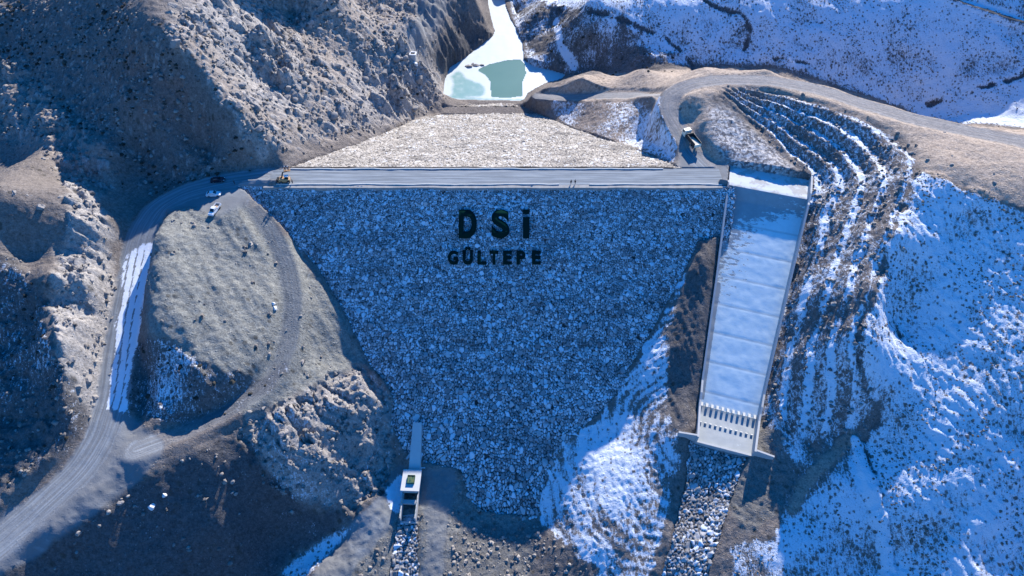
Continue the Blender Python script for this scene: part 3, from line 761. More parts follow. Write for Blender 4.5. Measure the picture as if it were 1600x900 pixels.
dam = empty("rockfill_dam", (0, (DS_Y + US_Y) / 2, 0))
tag(dam, "rockfill dam across the valley with a flat gravel crest and stone faces", "dam")
def child(o, p):                          # keep world coordinates when parenting to an unrotated empty
    o.parent = p; o.matrix_parent_inverse = Matrix.Translation(-Vector(p.location)); return o
def dil(M, r): return blur(M, r, 1) > .02
K_DS = dil(M_DS, 4).astype(float); K_US = dil(M_US, 4).astype(float)
sl = 1 / math.hypot(1, DS_M)
dsv = np.array([0, -DS_M * sl, -sl]); dsn = np.array([0, -sl, DS_M * sl])
o = face_part("downstream_face", np.array([0, DS_Y, 0.0]), np.array([1.0, 0, 0]), dsv, dsn, np.arange(-96, 80, .165), np.arange(0.2, 108, .17), 1.2, 11, .46, M_RIP_DS,
              lambda x, y: (bil(AX, AY, K_DS, x, y) > .5), None, warp=lambda v: np.interp(v, [0, 108], [.60, .86]))
child(o, dam)
sl2 = 1 / math.hypot(1, US_M)
usv = np.array([0, US_M * sl2, -sl2]); usn = np.array([0, sl2, US_M * sl2])
o = face_part("upstream_face", np.array([0, US_Y, 0.0]), np.array([1.0, 0, 0]), usv, usn, np.arange(-76, 62, .21), np.arange(0.2, 84, .21), .78, 23, .45, M_RIP_US,
              lambda x, y: (bil(AX, AY, K_US, x, y) > .5), None)
child(o, dam)

def concrete_mat(name, a, b, snowy=0.0, streak=.3):
    m = new_mat(name, .85, spec=.25); g = NG(m); p = g.pos()
    n = g.noise(p, .5, 6, .6); n2 = g.noise(g.mapv(p, (2, 2, .25)), 1.2, 5, .6)
    c = g.mix(n, a, b)
    c = g.mix(g.math('MULTIPLY', g.smooth(n2, .5, .75), streak), c, tuple(x * .55 for x in a))
    if snowy:
        s = g.smooth(g.noise(p, .28, 5, .65), 1 - snowy - .06, 1 - snowy + .04)
        c = g.mix(s, c, (.52, .55, .57))
    g.l(c, g.b.inputs["Base Color"]); g.bump(g.noise(p, 4, 4), .25, .05)
    return m
M_CONC = concrete_mat("concrete", (.33, .34, .34), (.45, .46, .46))
M_CONCS = concrete_mat("snowy_concrete", (.34, .335, .32), (.46, .455, .43), .50, .3)

def road_top_mat():
    m = new_mat("compacted_gravel", .95, spec=.15); g = NG(m); p = g.pos()
    n = g.noise(g.mapv(p, (.06, 1.2, 1)), 1.0, 5, .6); n2 = g.noise(p, 1.3, 5, .6)
    n3 = g.noise(g.mapv(p, (.012, 1.0, 1)), 2.2, 5, .65)
    c = g.mix(g.smooth(n, .3, .7), (.15, .17, .185), (.27, .30, .32)); c = g.mix(g.math('MULTIPLY', g.smooth(n3, .5, .6), .5), c, (.13, .14, .15)); c = g.mix(g.math('MULTIPLY', g.smooth(n3, .44, .36), .4), c, (.36, .385, .40)); c = g.mix(g.math('MULTIPLY', g.smooth(n2, .55, .8), .3), c, (.22, .21, .2))
    g.l(c, g.b.inputs["Base Color"]); g.bump(n2, .4, .05); return m
M_CREST = road_top_mat()

def bm_obj(name, bm, mat, parent=None, smooth=False, bevel=0):
    me = bpy.data.meshes.new(name)
    if bevel: bmesh.ops.bevel(bm, geom=[e for e in bm.edges if e.calc_face_angle(0) > .5], offset=bevel, segments=2, affect='EDGES', clamp_overlap=True)
    bmesh.ops.recalc_face_normals(bm, faces=bm.faces)
    bm.to_mesh(me); bm.free()
    if smooth: me.polygons.foreach_set("use_smooth", np.ones(len(me.polygons), bool))
    return link(name, me, mat, parent)
def prism(bm, bottom, top):
    """solid between two closed loops of equal length"""
    n = len(bottom)
    a = [bm.verts.new(p) for p in bottom]; b = [bm.verts.new(p) for p in top]
    bm.faces.new(a[::-1]); bm.faces.new(b)
    for i in range(n): bm.faces.new((a[i], a[(i + 1) % n], b[(i + 1) % n], b[i]))
def box(bm, x0, x1, y0, y1, z0, z1):
    prism(bm, [(x0, y0, z0), (x1, y0, z0), (x1, y1, z0), (x0, y1, z0)], [(x0, y0, z1), (x1, y0, z1), (x1, y1, z1), (x0, y1, z1)])

# crest sheet with gentle waviness
us_ = np.arange(-84, 69.0, .6); vs_ = np.linspace(DS_Y + .1, US_Y - .1, 16)
UU, VV = np.meshgrid(us_, vs_)
ZC = .0 + .05 * fbm(UU / 5, VV / 2, 301, 3) + .05 * (1 - ((VV - 164.9) / 4.3) ** 2) - .35 * sstep(-76, -82, UU + 3 * perlin(VV / 2.0, VV * 0 + .3, 9))
child(link("crest_road", grid_mesh("crest_road", np.stack([UU, VV, ZC], -1).reshape(-1, 3), sub_grid(16, len(us_))), M_CREST), dam)
def strip(name, x0, x1, y, w, h, mat, wob=.25, seed=0, z0=-.6):
    xs = np.arange(x0, x1, .7); bm = bmesh.new(); prev = None
    for i, x in enumerate(xs):
        yy = y + wob * perlin(np.array([x / 7.0]), np.array([seed + .5]))[0]; hh = h * (1 + .25 * perlin(np.array([x / 2.0]), np.array([seed + 3.5]))[0])
        ring = [bm.verts.new(p) for p in ((x, yy - w / 2, z0), (x, yy + w / 2, z0), (x, yy + w * .42, hh), (x, yy - w * .42, hh))]
        if prev:
            for k in range(4): bm.faces.new((prev[k], prev[(k + 1) % 4], ring[(k + 1) % 4], ring[k]))
        else: bm.faces.new(ring[::-1])
        prev = ring
    bm.faces.new(prev)
    return child(bm_obj(name, bm, mat), dam)
M_KERB = concrete_mat("pale_kerb", (.42, .42, .40), (.55, .55, .53), 0, .1)
M_SHELF = concrete_mat("crushed_stone_shelf", (.16, .155, .15), (.40, .39, .37), 0, .5)
strip("kerb", -80, 15.5, DS_Y + .45, .38, .34, M_KERB, seed=1); strip("kerb", 25, 68, DS_Y + .4, .38, .34, M_KERB, seed=2)
strip("kerb", -74, 50, US_Y - .45, .38, .34, M_KERB, seed=3)
strip("edge_stones", -74, 54, US_Y + .25, .8, .12, M_RIP_US, seed=5); strip("edge_stones", -80, 68, DS_Y - .5, 1.5, .06, M_SHELF, seed=6, z0=-1.2)
# water-edge rip-rap below the berm
bx0, bx1 = at(694, 165, -31.0)[0] , at(818, 165, -31.0)[0]
by = at(750, 166.2, -31.0)[1]
o = face_part("water_edge_riprap", np.array([0, by, -30.9]), np.array([1.0, 0, 0]), np.array([0, .91, -.41]), np.array([0, .41, .91]), np.arange(bx0, bx1, .3), np.arange(0, 8.5, .3), 1.0, 29, .5, M_RIP_US, lambda x, y: np.ones_like(x, bool), None)
child(o, dam)

# ------------------------------------------------------------------ letters on the face
M_LET = new_mat("dark_green_letter_sheet", 1.0, (.004, .022, .018), spec=0.0)
def letter(ch, x0, x1, y0, y1, label):
    cu = bpy.data.curves.new("letter", 'FONT'); cu.body = ch if ch != "İ" else "D"; cu.offset = .05; cu.extrude = .0
    t = bpy.data.objects.new("letter_tmp", cu); COL.objects.link(t)
    dg = bpy.context.evaluated_depsgraph_get(); me = bpy.data.meshes.new_from_object(t.evaluated_get(dg)); bpy.data.objects.remove(t)
    if ch == "İ":
        me = bpy.data.meshes.new("letter")
        me.from_pydata([(0, 0, 0), (1, 0, 0), (1, .74, 0), (0, .74, 0), (0, .84, 0), (1, .84, 0), (1, 1, 0), (0, 1, 0)], [], [(0, 1, 2, 3), (4, 5, 6, 7)])
    me.name = "letter"
    co = np.empty(len(me.vertices) * 3); me.vertices.foreach_get("co", co); co = co.reshape(-1, 3)
    a = on_ds((x0 + x1) / 2, y0); b = on_ds((x0 + x1) / 2, y1); c = on_ds(x0, (y0 + y1) / 2); d = on_ds(x1, (y0 + y1) / 2)
    hh = np.linalg.norm(a - b); ww = d[0] - c[0]
    co[:, 0] = (co[:, 0] - co[:, 0].min()) / np.ptp(co[:, 0]) * ww - ww / 2
    co[:, 1] = (co[:, 1] - co[:, 1].min()) / np.ptp(co[:, 1]) * hh - hh / 2
    me.vertices.foreach_set("co", co.ravel())
    bm = bmesh.new(); bm.from_mesh(me)
    bmesh.ops.remove_doubles(bm, verts=bm.verts, dist=1e-4)
    r = bmesh.ops.extrude_face_region(bm, geom=bm.faces[:])
    for v in r["geom"]:
        if isinstance(v, bmesh.types.BMVert): v.co.z += .12
    bmesh.ops.recalc_face_normals(bm, faces=bm.faces); bm.to_mesh(me); bm.free()
    ctr = on_ds((x0 + x1) / 2, (y0 + y1) / 2) + dsn * .52
    o = link("letter", me, M_LET, None, ctr); o.rotation_euler = (math.atan2(1, DS_M), 0, 0)
    tag(o, label, "letter", "green letters on the dam face")
letter("D", 717, 745, 328, 373, "large dark green letter D on the dam face, first of the upper line")
letter("S", 768, 796, 328, 373, "large dark green letter S between D and dotted I on the dam")
letter("İ", 817, 827, 328, 373, "large dark green dotted I ending the upper line on the dam")
for ch, x0, x1, y0, lb in (("G", 700, 716, 392, "small dark green letter G starting the lower line on the dam"), ("Ü", 723, 739, 386, "small dark green letter U with two dots on the dam face"),
                       ("L", 746, 760, 392, "small dark green letter L right of the dotted U on the dam"), ("T", 765, 779, 392, "small dark green letter T between L and E on the dam"),
                       ("E", 786, 800, 392, "small dark green letter E between T and P on the dam"), ("P", 807, 821, 392, "small dark green letter P near the end of the lower line"),
                       ("E", 831, 845, 392, "small dark green letter E ending the lower line on the dam")):
    letter(ch, x0, x1, y0, 414, lb)

# ------------------------------------------------------------------ reservoir
def water_mat():
    m = new_mat("reservoir_water", .3, (.05, .16, .16), spec=.15); g = NG(m); p = g.pos()
    c = g.mix(g.noise(p, .06, 4), (.085, .18, .155), (.12, .225, .195)); g.l(c, g.b.inputs["Base Color"]); g.bump(g.noise(p, .8, 3), .05, .05); return m
def ice_mat():
    m = new_mat("lake_ice", .45, spec=.4); g = NG(m); p = g.pos()
    a = g.sep(g.attr("ice").outputs["Color"])
    n = g.noise(p, .25, 6, .6)
    c = g.mix(g.smooth(g.math('ADD', a[0], g.math('MULTIPLY', g.math('SUBTRACT', n, .5), 1.1)), .15, .95), (.13, .28, .275), (.48, .535, .54))
    g.l(c, g.b.inputs["Base Color"]); g.bump(n, .2, .1); return m
xs = np.arange(water_w[:, 0].min() - 3, water_w[:, 0].max() + 3, .5); ys = np.arange(water_w[:, 1].min() - 3, water_w[:, 1].max() + 3, .5)
XW, YW = np.meshgrid(xs, ys)
def wpoly(pts):
    P = at(*np.array(dens(pts, True, 6)).T, WZ)[:, :2]
    return poly_in(P, XW, YW).astype(np.float32)
V = np.stack([XW, YW, np.full_like(XW, WZ)], -1).reshape(-1, 3)
fullm = blur(raster(water_w), 4, 1); kw = bil(AX, AY, fullm, XW, YW) > .01
kq = kw[:-1, :-1] & kw[1:, :-1] & kw[:-1, 1:] & kw[1:, 1:]
V_, f_, _ = compact(V, sub_grid(len(ys), len(xs), kq), {})
tag(link("reservoir_water", grid_mesh("reservoir_water", V_, f_), water_mat()), kind='structure')
open_w = blur(wpoly([(748,108),(764,101),(790,95),(812,93),(820,102),(821,116),(816,128),(815,151),(790,154),(767,152),(766,143),(765,128),(757,117),(746,112)]), 1, 1)
thin = blur(wpoly([(704,118),(714,110),(724,114),(726,122),(740,127),(755,134),(759,146),(752,151),(710,153),(704,150),(708,132)]), 2, 1)
edge = blur(wpoly([(692,156),(692,146),(700,150),(740,153),(818,155),(818,158)]), 1, 1)
icev = np.clip(1.0 - .78 * thin - .5 * edge, 0, 1)
iz = WZ + .07 + .03 * fbm(XW / 6, YW / 6, 401, 3)
ki = kq & (open_w[:-1, :-1] < .5)
V_, f_, a_ = compact(np.stack([XW, YW, iz], -1).reshape(-1, 3), sub_grid(len(ys), len(xs), ki), {"ice": (icev.ravel(), icev.ravel(), icev.ravel())})
tag(link("lake_ice", grid_mesh("lake_ice", V_, f_, a_), ice_mat()), kind='structure')

# ------------------------------------------------------------------ spillway
spill = empty("spillway", (SPO[0], SPO[1], 0)); spill.rotation_euler = (0, 0, math.atan2(SPP[1], SPP[0]))
tag(spill, "concrete spillway chute with snow on its floor and two rows of baffle blocks", "spillway")
# local frame: x across (to the right), y = -s (down the chute is -y)
def chute_mat():
    m = new_mat("chute_floor", .8, spec=.25); g = NG(m); p = g.pos()
    tc = g.n("ShaderNodeTexCoord").outputs["Object"]
    a = g.sep(g.attr("ice").outputs["Color"])
    n = g.math('ADD', g.math('MULTIPLY', g.noise(g.mapv(tc, (.42, .85, 1)), 1.0, 6, .66), .6), g.math('MULTIPLY', g.noise(g.mapv(tc, (.5, 1.0, 1)), 1.6, 6, .7), .4))
    c = g.mix(g.noise(p, .5, 5), (.25, .275, .285), (.36, .385, .395))
    s = g.smooth(g.math('SUBTRACT', a[0], n), -.03, .03)
    c = g.mix(s, c, g.mix(g.noise(p, .7, 5, .65), (.52, .64, .66), (.74, .82, .84)))
    c = g.mix(g.math('MULTIPLY', a[1], .55), c, (.25, .24, .23))
    g.l(c, g.b.inputs["Base Color"]); g.bump(g.math('ADD', g.math('MULTIPLY', s, .6), g.math('MULTIPLY', n, .5)), .5, .15); return m
M_CH = chute_mat()
sv = np.concatenate([np.linspace(0, 3.2, 8), np.arange(3.7, 77.51, .5)]); tv = np.linspace(-1, 1, 49)
SS, TT = np.meshgrid(sv, tv, indexing='ij')
LXc = TT * (sp_half(SS)); zz = sp_floor(SS)
joint = (np.abs(((SS + 2) % 8.5) - 4.25) < .22) & (SS > 4) & (SS < 62)
zz = zz - .06 * joint + .05 * fbm(LXc / 3, SS / 3, 501, 3)
cov = np.interp(SS, [0, 5, 9, 16, 32, 40, 58, 65, 66, 78], [.3, .36, .5, .55, .60, .72, .76, .70, .30, .30]) + .05 + .17 * TT * np.interp(SS, [0, 10, 35, 45], [.3, 1, .9, .1])
cov = np.where((TT < -.86) & (SS > 30) & (SS < 64), .25, cov)
jn = joint.astype(float) * .7
link("chute_floor", grid_mesh("chute_floor", np.stack([LXc, -SS, zz], -1).reshape(-1, 3), sub_grid(len(sv), len(tv)), {"ice": (cov.ravel(), jn.ravel(), jn.ravel())}), M_CH, spill)
# approach slab
sv2 = np.arange(-9.5, .01, .5); S2, T2 = np.meshgrid(sv2, tv, indexing='ij')
c2 = .62 + .0 * S2
link("approach_slab", grid_mesh("approach_slab", np.stack([T2 * sp_half(S2), -S2, sp_floor(S2) + .04 * fbm(T2 * 4, S2 / 3, 503, 3)], -1).reshape(-1, 3), sub_grid(len(sv2), len(tv)), {"ice": (c2.ravel(), 0 * c2.ravel(), 0 * c2.ravel())}), M_CONCS, spill)
def side_wall(sgn, s0, s1, hfn, th=.55):
    bm = bmesh.new(); prev = None
    for s in np.arange(s0, s1 + .01, 1.0):
        h = float(sp_half(s)); f = float(sp_floor(s)); top = f + hfn(s)
        a, b = sgn * (h - .02), sgn * (h + th)
        ring = [bm.verts.new(p) for p in ((a, -s, f - 1.5), (b, -s, f - 1.5), (b, -s, top), (a, -s, top))]
        if prev:
            for k in range(4): bm.faces.new((prev[k], prev[(k + 1) % 4], ring[(k + 1) % 4], ring[k]))
        else: bm.faces.new(ring[::-1])
        prev = ring
    bm.faces.new(prev)
    return bm_obj("side_wall", bm, M_CONC, spill)
side_wall(-1, -1, 78, lambda s: float(np.interp(s, [-1, 0, 4, 60, 64, 78], [1.0, 1.1, 3.2, 2.4, 3.6, 3.6])))
side_wall(1, -9, 78, lambda s: float(np.interp(s, [-9, 0, 4, 60, 64, 78], [2.4, 2.6, 4.6, 2.6, 3.6, 3.6])))
# curved wing at the upper right, wing walls at the lower end, end sill
bm = bmesh.new(); prev = None
for i in range(13):
    a = R(90 * i / 12); x = 12.7 + 4.5 * (1 - math.cos(a)); y = 9.0 + 3.0 * math.sin(a); hgt = 1.9 - .8 * i / 12
    nx, ny = math.cos(a) * .5, -math.sin(a) * .5
    ring = [bm.verts.new(p) for p in ((x, y, -2.5), (x + nx, y + ny, -2.5), (x + nx, y + ny, hgt), (x, y, hgt))]
    if prev:
        for k in range(4): bm.faces.new((prev[k], prev[(k + 1) % 4], ring[(k + 1) % 4], ring[k]))
    else: bm.faces.new(ring[::-1])
    prev = ring
bm.faces.new(prev); bm_obj("curved_wing_wall", bm, M_CONC, spill)
for sg in (-1, 1):
    bm = bmesh.new(); h = 8.2
    x0, x1 = sg * (h - .02), sg * (h + 5.0)
    y0, y1 = -77.3, -77.8
    prism(bm, [(min(x0, x1), y1, -35), (max(x0, x1), y1, -35), (max(x0, x1), y0, -35), (min(x0, x1), y0, -35)],
          [(min(x0, x1), y1, -27.65 if sg > 0 else -28.6), (max(x0, x1), y1, -28.6 if sg > 0 else -27.65), (max(x0, x1), y0, -28.6 if sg > 0 else -27.65), (min(x0, x1), y0, -27.65 if sg > 0 else -28.6)])
    bm_obj("wing_wall", bm, M_CONC, spill)
bm = bmesh.new(); box(bm, -7.55, 7.55, -78.0, -77.4, -35, -30.75); bm_obj("end_sill", bm, M_CONC, spill)
M_BLK = concrete_mat("pale_concrete_block", (.42, .42, .41), (.52, .52, .5), 0, .1)
def blocks(s, n, dz, ln, hgt):
    for i in range(n):
        h = float(sp_half(s)) - .7
        x = -h + 2 * h * i / (n - 1); bm = bmesh.new(); zf = float(sp_floor(s))
        z0 = min(zf, float(sp_floor(s + ln))) - .3
        prism(bm, [(x - .36, -s - ln, z0), (x + .36, -s - ln, z0), (x + .36, -s, z0), (x - .36, -s, z0)],
              [(x - .34, -s - ln + .1, zf + hgt), (x + .34, -s - ln + .1, zf + hgt), (x + .34, -s, zf + hgt * .85), (x - .34, -s, zf + hgt * .85)])
        bm_obj("baffle_block", bm, M_BLK, spill)
blocks(65.0, 11, 0, 1.3, .55); blocks(71.0, 11, 0, .4, .6)

# ------------------------------------------------------------------ rip-rap channels
def channel(name, pts, label, seed, cell, amp):
    pp = dens(pts, True, 10); P = hit(pp[:, 0], pp[:, 1])[:, :2]
    xs = np.arange(P[:, 0].min(), P[:, 0].max(), .25); ys = np.arange(P[:, 1].min(), P[:, 1].max(), .25)
    X, Y = np.meshgrid(xs, ys); k = poly_in(P, X + .6 * perlin(X / 2, Y / 2, seed), Y) & ~((((X - SPO[0]) * SPA[0] + (Y - SPO[1]) * SPA[1]) < 78.05) & (abs(X - 60) < 20) & (Y < 110) & (Y > 75))
    h, cv, eg, sv_ = stones(X / cell, Y / cell, seed, amp)
    zb = bil(AX, AY, blur(Z.astype(np.float32), 2), X, Y)
    V = np.stack([X, Y, zb + .12 + h], -1).reshape(-1, 3)
    kq = k[:-1, :-1] & k[1:, :-1] & k[:-1, 1:] & k[1:, 1:]
    V_, f_, a_ = compact(V, sub_grid(len(ys), len(xs), kq), {"stone": (cv.ravel(), eg.ravel(), sv_.ravel())})
    return tag(link(name, grid_mesh(name, V_, f_, a_), M_RIP_CH), label, "stone channel")
channel("riprap_channel", CH1, "wide stone lined channel running down from the end of the spillway", 31, .85, .6)
channel("riprap_channel", CH2, "narrow stone lined channel below the outlet house", 37, .85, .65)



# ------------------------------------------------------------------ outlet house below the dam
M_DARK = new_mat("dark_opening", .9, (.012, .013, .015)); M_GREEN = new_mat("green_steel", .55, (.015, .075, .05)); M_YEL = new_mat("yellow_bar", .6, (.22, .22, .08))
M_ROOF = concrete_mat("outlet_roof_concrete", (.46, .46, .45), (.56, .56, .55), 0, .1)
oh = at(642.5, 750, -45.0)
house = empty("outlet_house", (oh[0], oh[1], -49.0), R(-2))
tag(house, "small concrete outlet house with a flat roof and open basin at the dam toe", "outlet house")
def part_box(name, x0, x1, y0, y1, z0, z1, mat, par, bevel=0):
    bm = bmesh.new(); box(bm, x0, x1, y0, y1, z0, z1); return bm_obj(name, bm, mat, par, bevel=bevel)
part_box("wall", -2.35, -2.05, -3.0, 3.0, -2.5, 3.7, M_CONC, house); part_box("wall", 2.05, 2.35, -3.0, 3.0, -2.5, 3.7, M_CONC, house)
part_box("wall", -2.05, 2.05, 2.7, 3.0, -2.5, 3.7, M_CONC, house); part_box("wall", -2.05, 2.05, -3.0, -2.75, 1.6, 3.7, M_CONC, house)
rf = part_box("roof", -2.75, 2.75, -3.35, 3.3, 3.702, 4.05, M_ROOF, house, .04)
bm = bmesh.new()
for x in (-1.05, 1.05): box(bm, x - .06, x + .06, -1.25, 1.25, 4.055, 4.75)
for y in (-1.2, 1.2): box(bm, -.99, .99, y - .05, y + .05, 4.055, 4.75)
box(bm, -.985, .985, -1.145, 1.145, 4.06, 4.5); bm_obj("hatch_cage", bm, M_GREEN, rf)
bm = bmesh.new()
for i, (x, y0, y1) in enumerate(((-.7, -1.0, .9), (-.28, -.2, .95), (.12, -1.0, .95), (.5, -.9, .2), (.8, -1.0, .95))): box(bm, x - .05, x + .05, y0, y1, 4.51, 4.56)
bm_obj("hatch_bars", bm, M_YEL, rf)
part_box("basin_wall", -2.35, -2.0, -10.6, -3.02, -2.5, 1.9, M_CONC, house); part_box("basin_wall", 2.0, 2.35, -10.6, -3.02, -2.5, 1.9, M_CONC, house)
part_box("basin_floor", -1.99, 1.99, -10.6, -2.0, -2.5, -1.3, M_CONCS, house); part_box("cross_beam", -1.995, 1.995, -6.2, -5.0, .7, 1.55, M_CONC, house)
part_box("basin_sill", -2.36, 2.36, -10.95, -10.61, -2.5, -.7, M_CONC, house)
bm = bmesh.new(); prism(bm, [(-1.5, 3.02, -2), (2.3, 3.02, -2), (2.0, 15.5, 4), (-.9, 15.5, 4)], [(-1.4, 3.02, 2.9), (2.2, 3.02, 2.9), (1.9, 15.5, 10.5), (-.8, 15.5, 10.5)]); bm_obj("culvert", bm, M_ROOF, house)
bm = bmesh.new()
for x in (-2.2, 2.2):
    bm = bmesh.new()
    for y in np.arange(-10.3, -3.2, 1.4): box(bm, x - .03, x + .03, y - .03, y + .03, 1.905, 2.85)
    box(bm, x - .03, x + .03, -10.35, -3.3, 2.85, 2.91)
    bm_obj("railing", bm, M_GREEN, house)

# ------------------------------------------------------------------ intake hut and its pipe above the reservoir
def ground(px, py): return hit(px, py, Z)[0]
M_WHT = new_mat("white_paint", .6, (.72, .72, .70)); hp = ground(646, 92)
hut = empty("gauge_hut", tuple(hp), R(-5)); tag(hut, "tiny white concrete hut with an open roof on the slope above the reservoir", "hut")
part_box("wall", -1.2, 1.2, -1.0, 1.0, -1.0, 2.2, M_CONC, hut)
bm = bmesh.new()
for b in ((-1.5, 1.5, .8, 1.25), (-1.5, 1.5, -1.25, -.8), (-1.5, -.95, -.798, .798), (.95, 1.5, -.798, .798)): box(bm, *b, 2.205, 2.6)
rf2 = bm_obj("roof_rim", bm, M_WHT, hut); part_box("roof_hatch", -.94, .94, -.79, .79, 2.21, 2.35, M_DARK, rf2)
def tube(name, pts, r, mat):
    bm = bmesh.new(); prev = None; n = 6
    for i, p in enumerate(pts):
        d = (Vector(pts[min(i + 1, len(pts) - 1)]) - Vector(pts[max(i - 1, 0)])).normalized(); u = d.cross(Vector((0, 0, 1))).normalized(); w = u.cross(d)
        ring = [bm.verts.new(Vector(p) + r * (math.cos(k * 2 * math.pi / n) * u + math.sin(k * 2 * math.pi / n) * w)) for k in range(n)]
        if prev:
            for k in range(n): bm.faces.new((prev[k], prev[(k + 1) % n], ring[(k + 1) % n], ring[k]))
        else: bm.faces.new(ring[::-1])
        prev = ring
    bm.faces.new(prev); return bm_obj(name, bm, mat)
pp = [ground(653 - .25 * k, 103 + 2.1 * k) + np.array([0, 0, .3]) for k in range(11)]
tag(tube("pipe", pp, .14, M_WHT), "thin white pipe running down the slope below the tiny hut", "pipe")
g0 = ground(648, 100); bm = bmesh.new(); box(bm, -1.5, 1.5, -.45, .45, -.5, .8); ob = bm_obj("concrete_beam", bm, M_WHT, None, bevel=.04); ob.location = g0; ob.rotation_euler = (0, 0, R(-38))
tag(ob, "white concrete beam lying just below the tiny hut", "beam")

# ------------------------------------------------------------------ vehicles
M_TYRE = new_mat("tyre_rubber", .9, (.012, .012, .013)); M_GLS = new_mat("dark_glass", .08, (.008, .01, .013), spec=.6); M_RIM = new_mat("wheel_rim", .4, (.35, .35, .36), .8)
M_LAMP = new_mat("lamp_lens", .15, (.75, .75, .72)); M_CARW = new_mat("white_car_paint", .3, (.68, .69, .70), spec=.5); M_CARD = new_mat("dark_car_paint", .25, (.012, .016, .03), spec=.5)
M_ORG = new_mat("orange_machine_paint", .5, (.42, .25, .12)); M_CREAM = new_mat("cream_truck_paint", .45, (.72, .68, .55)); M_BED = new_mat("dark_truck_bed", .6, (.03, .03, .033)); M_SAND = new_mat("pale_sand", .95, (.50, .47, .40))
M_CARGO = new_mat("timber_cargo", .9, (.42, .30, .20)); M_BLACK = new_mat("black_steel", .6, (.015, .015, .017))
def wheel(par, x, y, r, w):
    bm = bmesh.new(); bmesh.ops.create_cone(bm, cap_ends=True, segments=18, radius1=r, radius2=r, depth=w, matrix=Matrix.Translation((x, y, r)) @ Matrix.Rotation(R(90), 4, 'X'))
    wh = bm_obj("wheel", bm, M_TYRE, par, bevel=.03)
    bm = bmesh.new(); bmesh.ops.create_cone(bm, cap_ends=True, segments=12, radius1=r * .58, radius2=r * .5, depth=.04, matrix=Matrix.Translation((x, y + math.copysign(w / 2 + .015, y), r)) @ Matrix.Rotation(R(-90 if y > 0 else 90), 4, 'X'))
    bm_obj("rim", bm, M_RIM, wh)
def side_loft(name, prof, mat, par, bevel=.05):
    """prof: stations (x, half width, z bottom, z top, half width at top)"""
    bm = bmesh.new(); prev = None
    for x, hw, zb, zt, ht in prof:
        ring = [bm.verts.new(p) for p in ((x, -hw, zb), (x, hw, zb), (x, hw, zb + (zt - zb) * .6), (x, ht, zt), (x, -ht, zt), (x, -hw, zb + (zt - zb) * .6))]
        if prev:
            for k in range(6): bm.faces.new((prev[k], prev[(k + 1) % 6], ring[(k + 1) % 6], ring[k]))
        else: bm.faces.new(ring[::-1])
        prev = ring
    bm.faces.new(prev); return bm_obj(name, bm, mat, par, bevel=bevel)
def quad(name, pts, mat, par):
    bm = bmesh.new(); n = (Vector(pts[1]) - Vector(pts[0])).cross(Vector(pts[2]) - Vector(pts[0])).normalized() * .02
    prism(bm, [Vector(p) - n for p in pts], [Vector(p) + n for p in pts]); return bm_obj(name, bm, mat, par)
def car(label, loc, rz, paint):
    t = empty("parked_car", loc, rz); tag(t, label, "car", "light vehicles parked left of the crest")
    b = side_loft("body", [(-2.25, .72, .35, .72, .66), (-2.1, .86, .25, .95, .78), (-1.2, .88, .22, 1.0, .82), (.9, .88, .22, .98, .82), (1.9, .86, .25, .82, .74), (2.25, .7, .35, .62, .6)], paint, t)
    side_loft("cabin", [(-1.75, .74, .92, 1.0, .66), (-1.05, .74, .92, 1.42, .58), (.15, .74, .92, 1.46, .58), (1.0, .76, .92, .99, .68)], paint, t, .04)
    quad("windscreen", [(.98, -.62, 1.04), (.98, .62, 1.04), (.22, .54, 1.46), (.22, -.54, 1.46)], M_GLS, t)
    quad("rear_window", [(-1.74, .6, 1.04), (-1.74, -.6, 1.04), (-1.1, -.52, 1.42), (-1.1, .52, 1.42)], M_GLS, t)
    for sg in (-1, 1):
        quad("side_window", [(-1.35, sg * .745, 1.05), (.75, sg * .745, 1.05), (.1, sg * .62, 1.40), (-.95, sg * .62, 1.38)], M_GLS, t)
        part_box("headlight", 2.02, 2.2, sg * .62 - .14, sg * .62 + .14, .62, .76, M_LAMP, t, .02)
        part_box("mirror", .55, .7, sg * .92 - .09, sg * .92 + .09, .98, 1.1, paint, t, .02)
        for x in (-1.35, 1.38): wheel(t, x, sg * .80, .32, .22)
    return t
def ground_rot(t, p):                     # sit a vehicle on the ground, tilted with the slope
    pass
p = ground(334.5, 305); car("white saloon car parked in the shade left of the dam crest", tuple(p), R(4), M_CARW)
p = ground(341, 283); car("dark saloon car in the shade close to the foot of the left slope", tuple(p), R(8), M_CARD)
p = ground(336.5, 330); t = empty("pickup_truck", tuple(p + np.array([0, 0, .02])), R(-103)); tag(t, "white pickup truck with an open bed parked at the sunlit edge of the mound", "pickup", "light vehicles parked left of the crest")
side_loft("body", [(-.4, .86, .35, 1.05, .82), (1.2, .88, .35, 1.05, .82), (2.4, .86, .4, 1.0, .76), (2.65, .78, .45, .8, .7)], M_CARW, t)
side_loft("cabin", [(-.35, .78, 1.0, 1.72, .66), (-.2, .78, 1.0, 1.8, .66), (.75, .78, 1.0, 1.78, .66), (1.55, .8, 1.0, 1.08, .72)], M_CARW, t, .04)
quad("windscreen", [(1.5, -.68, 1.12), (1.5, .68, 1.12), (.84, .6, 1.75), (.84, -.6, 1.75)], M_GLS, t)
for sg in (-1, 1):
    quad("side_window", [(-.2, sg * .79, 1.15), (1.25, sg * .79, 1.15), (.7, sg * .69, 1.68), (-.15, sg * .69, 1.68)], M_GLS, t)
    part_box("headlight", 2.5, 2.66, sg * .6 - .15, sg * .6 + .15, .72, .86, M_LAMP, t, .02)
    part_box("bed_side", -2.6, -.42, sg * .84 - .04, sg * .84 + .04, .55, 1.15, M_CARW, t)
    for x in (-1.6, 1.6): wheel(t, x, sg * .8, .38, .25)
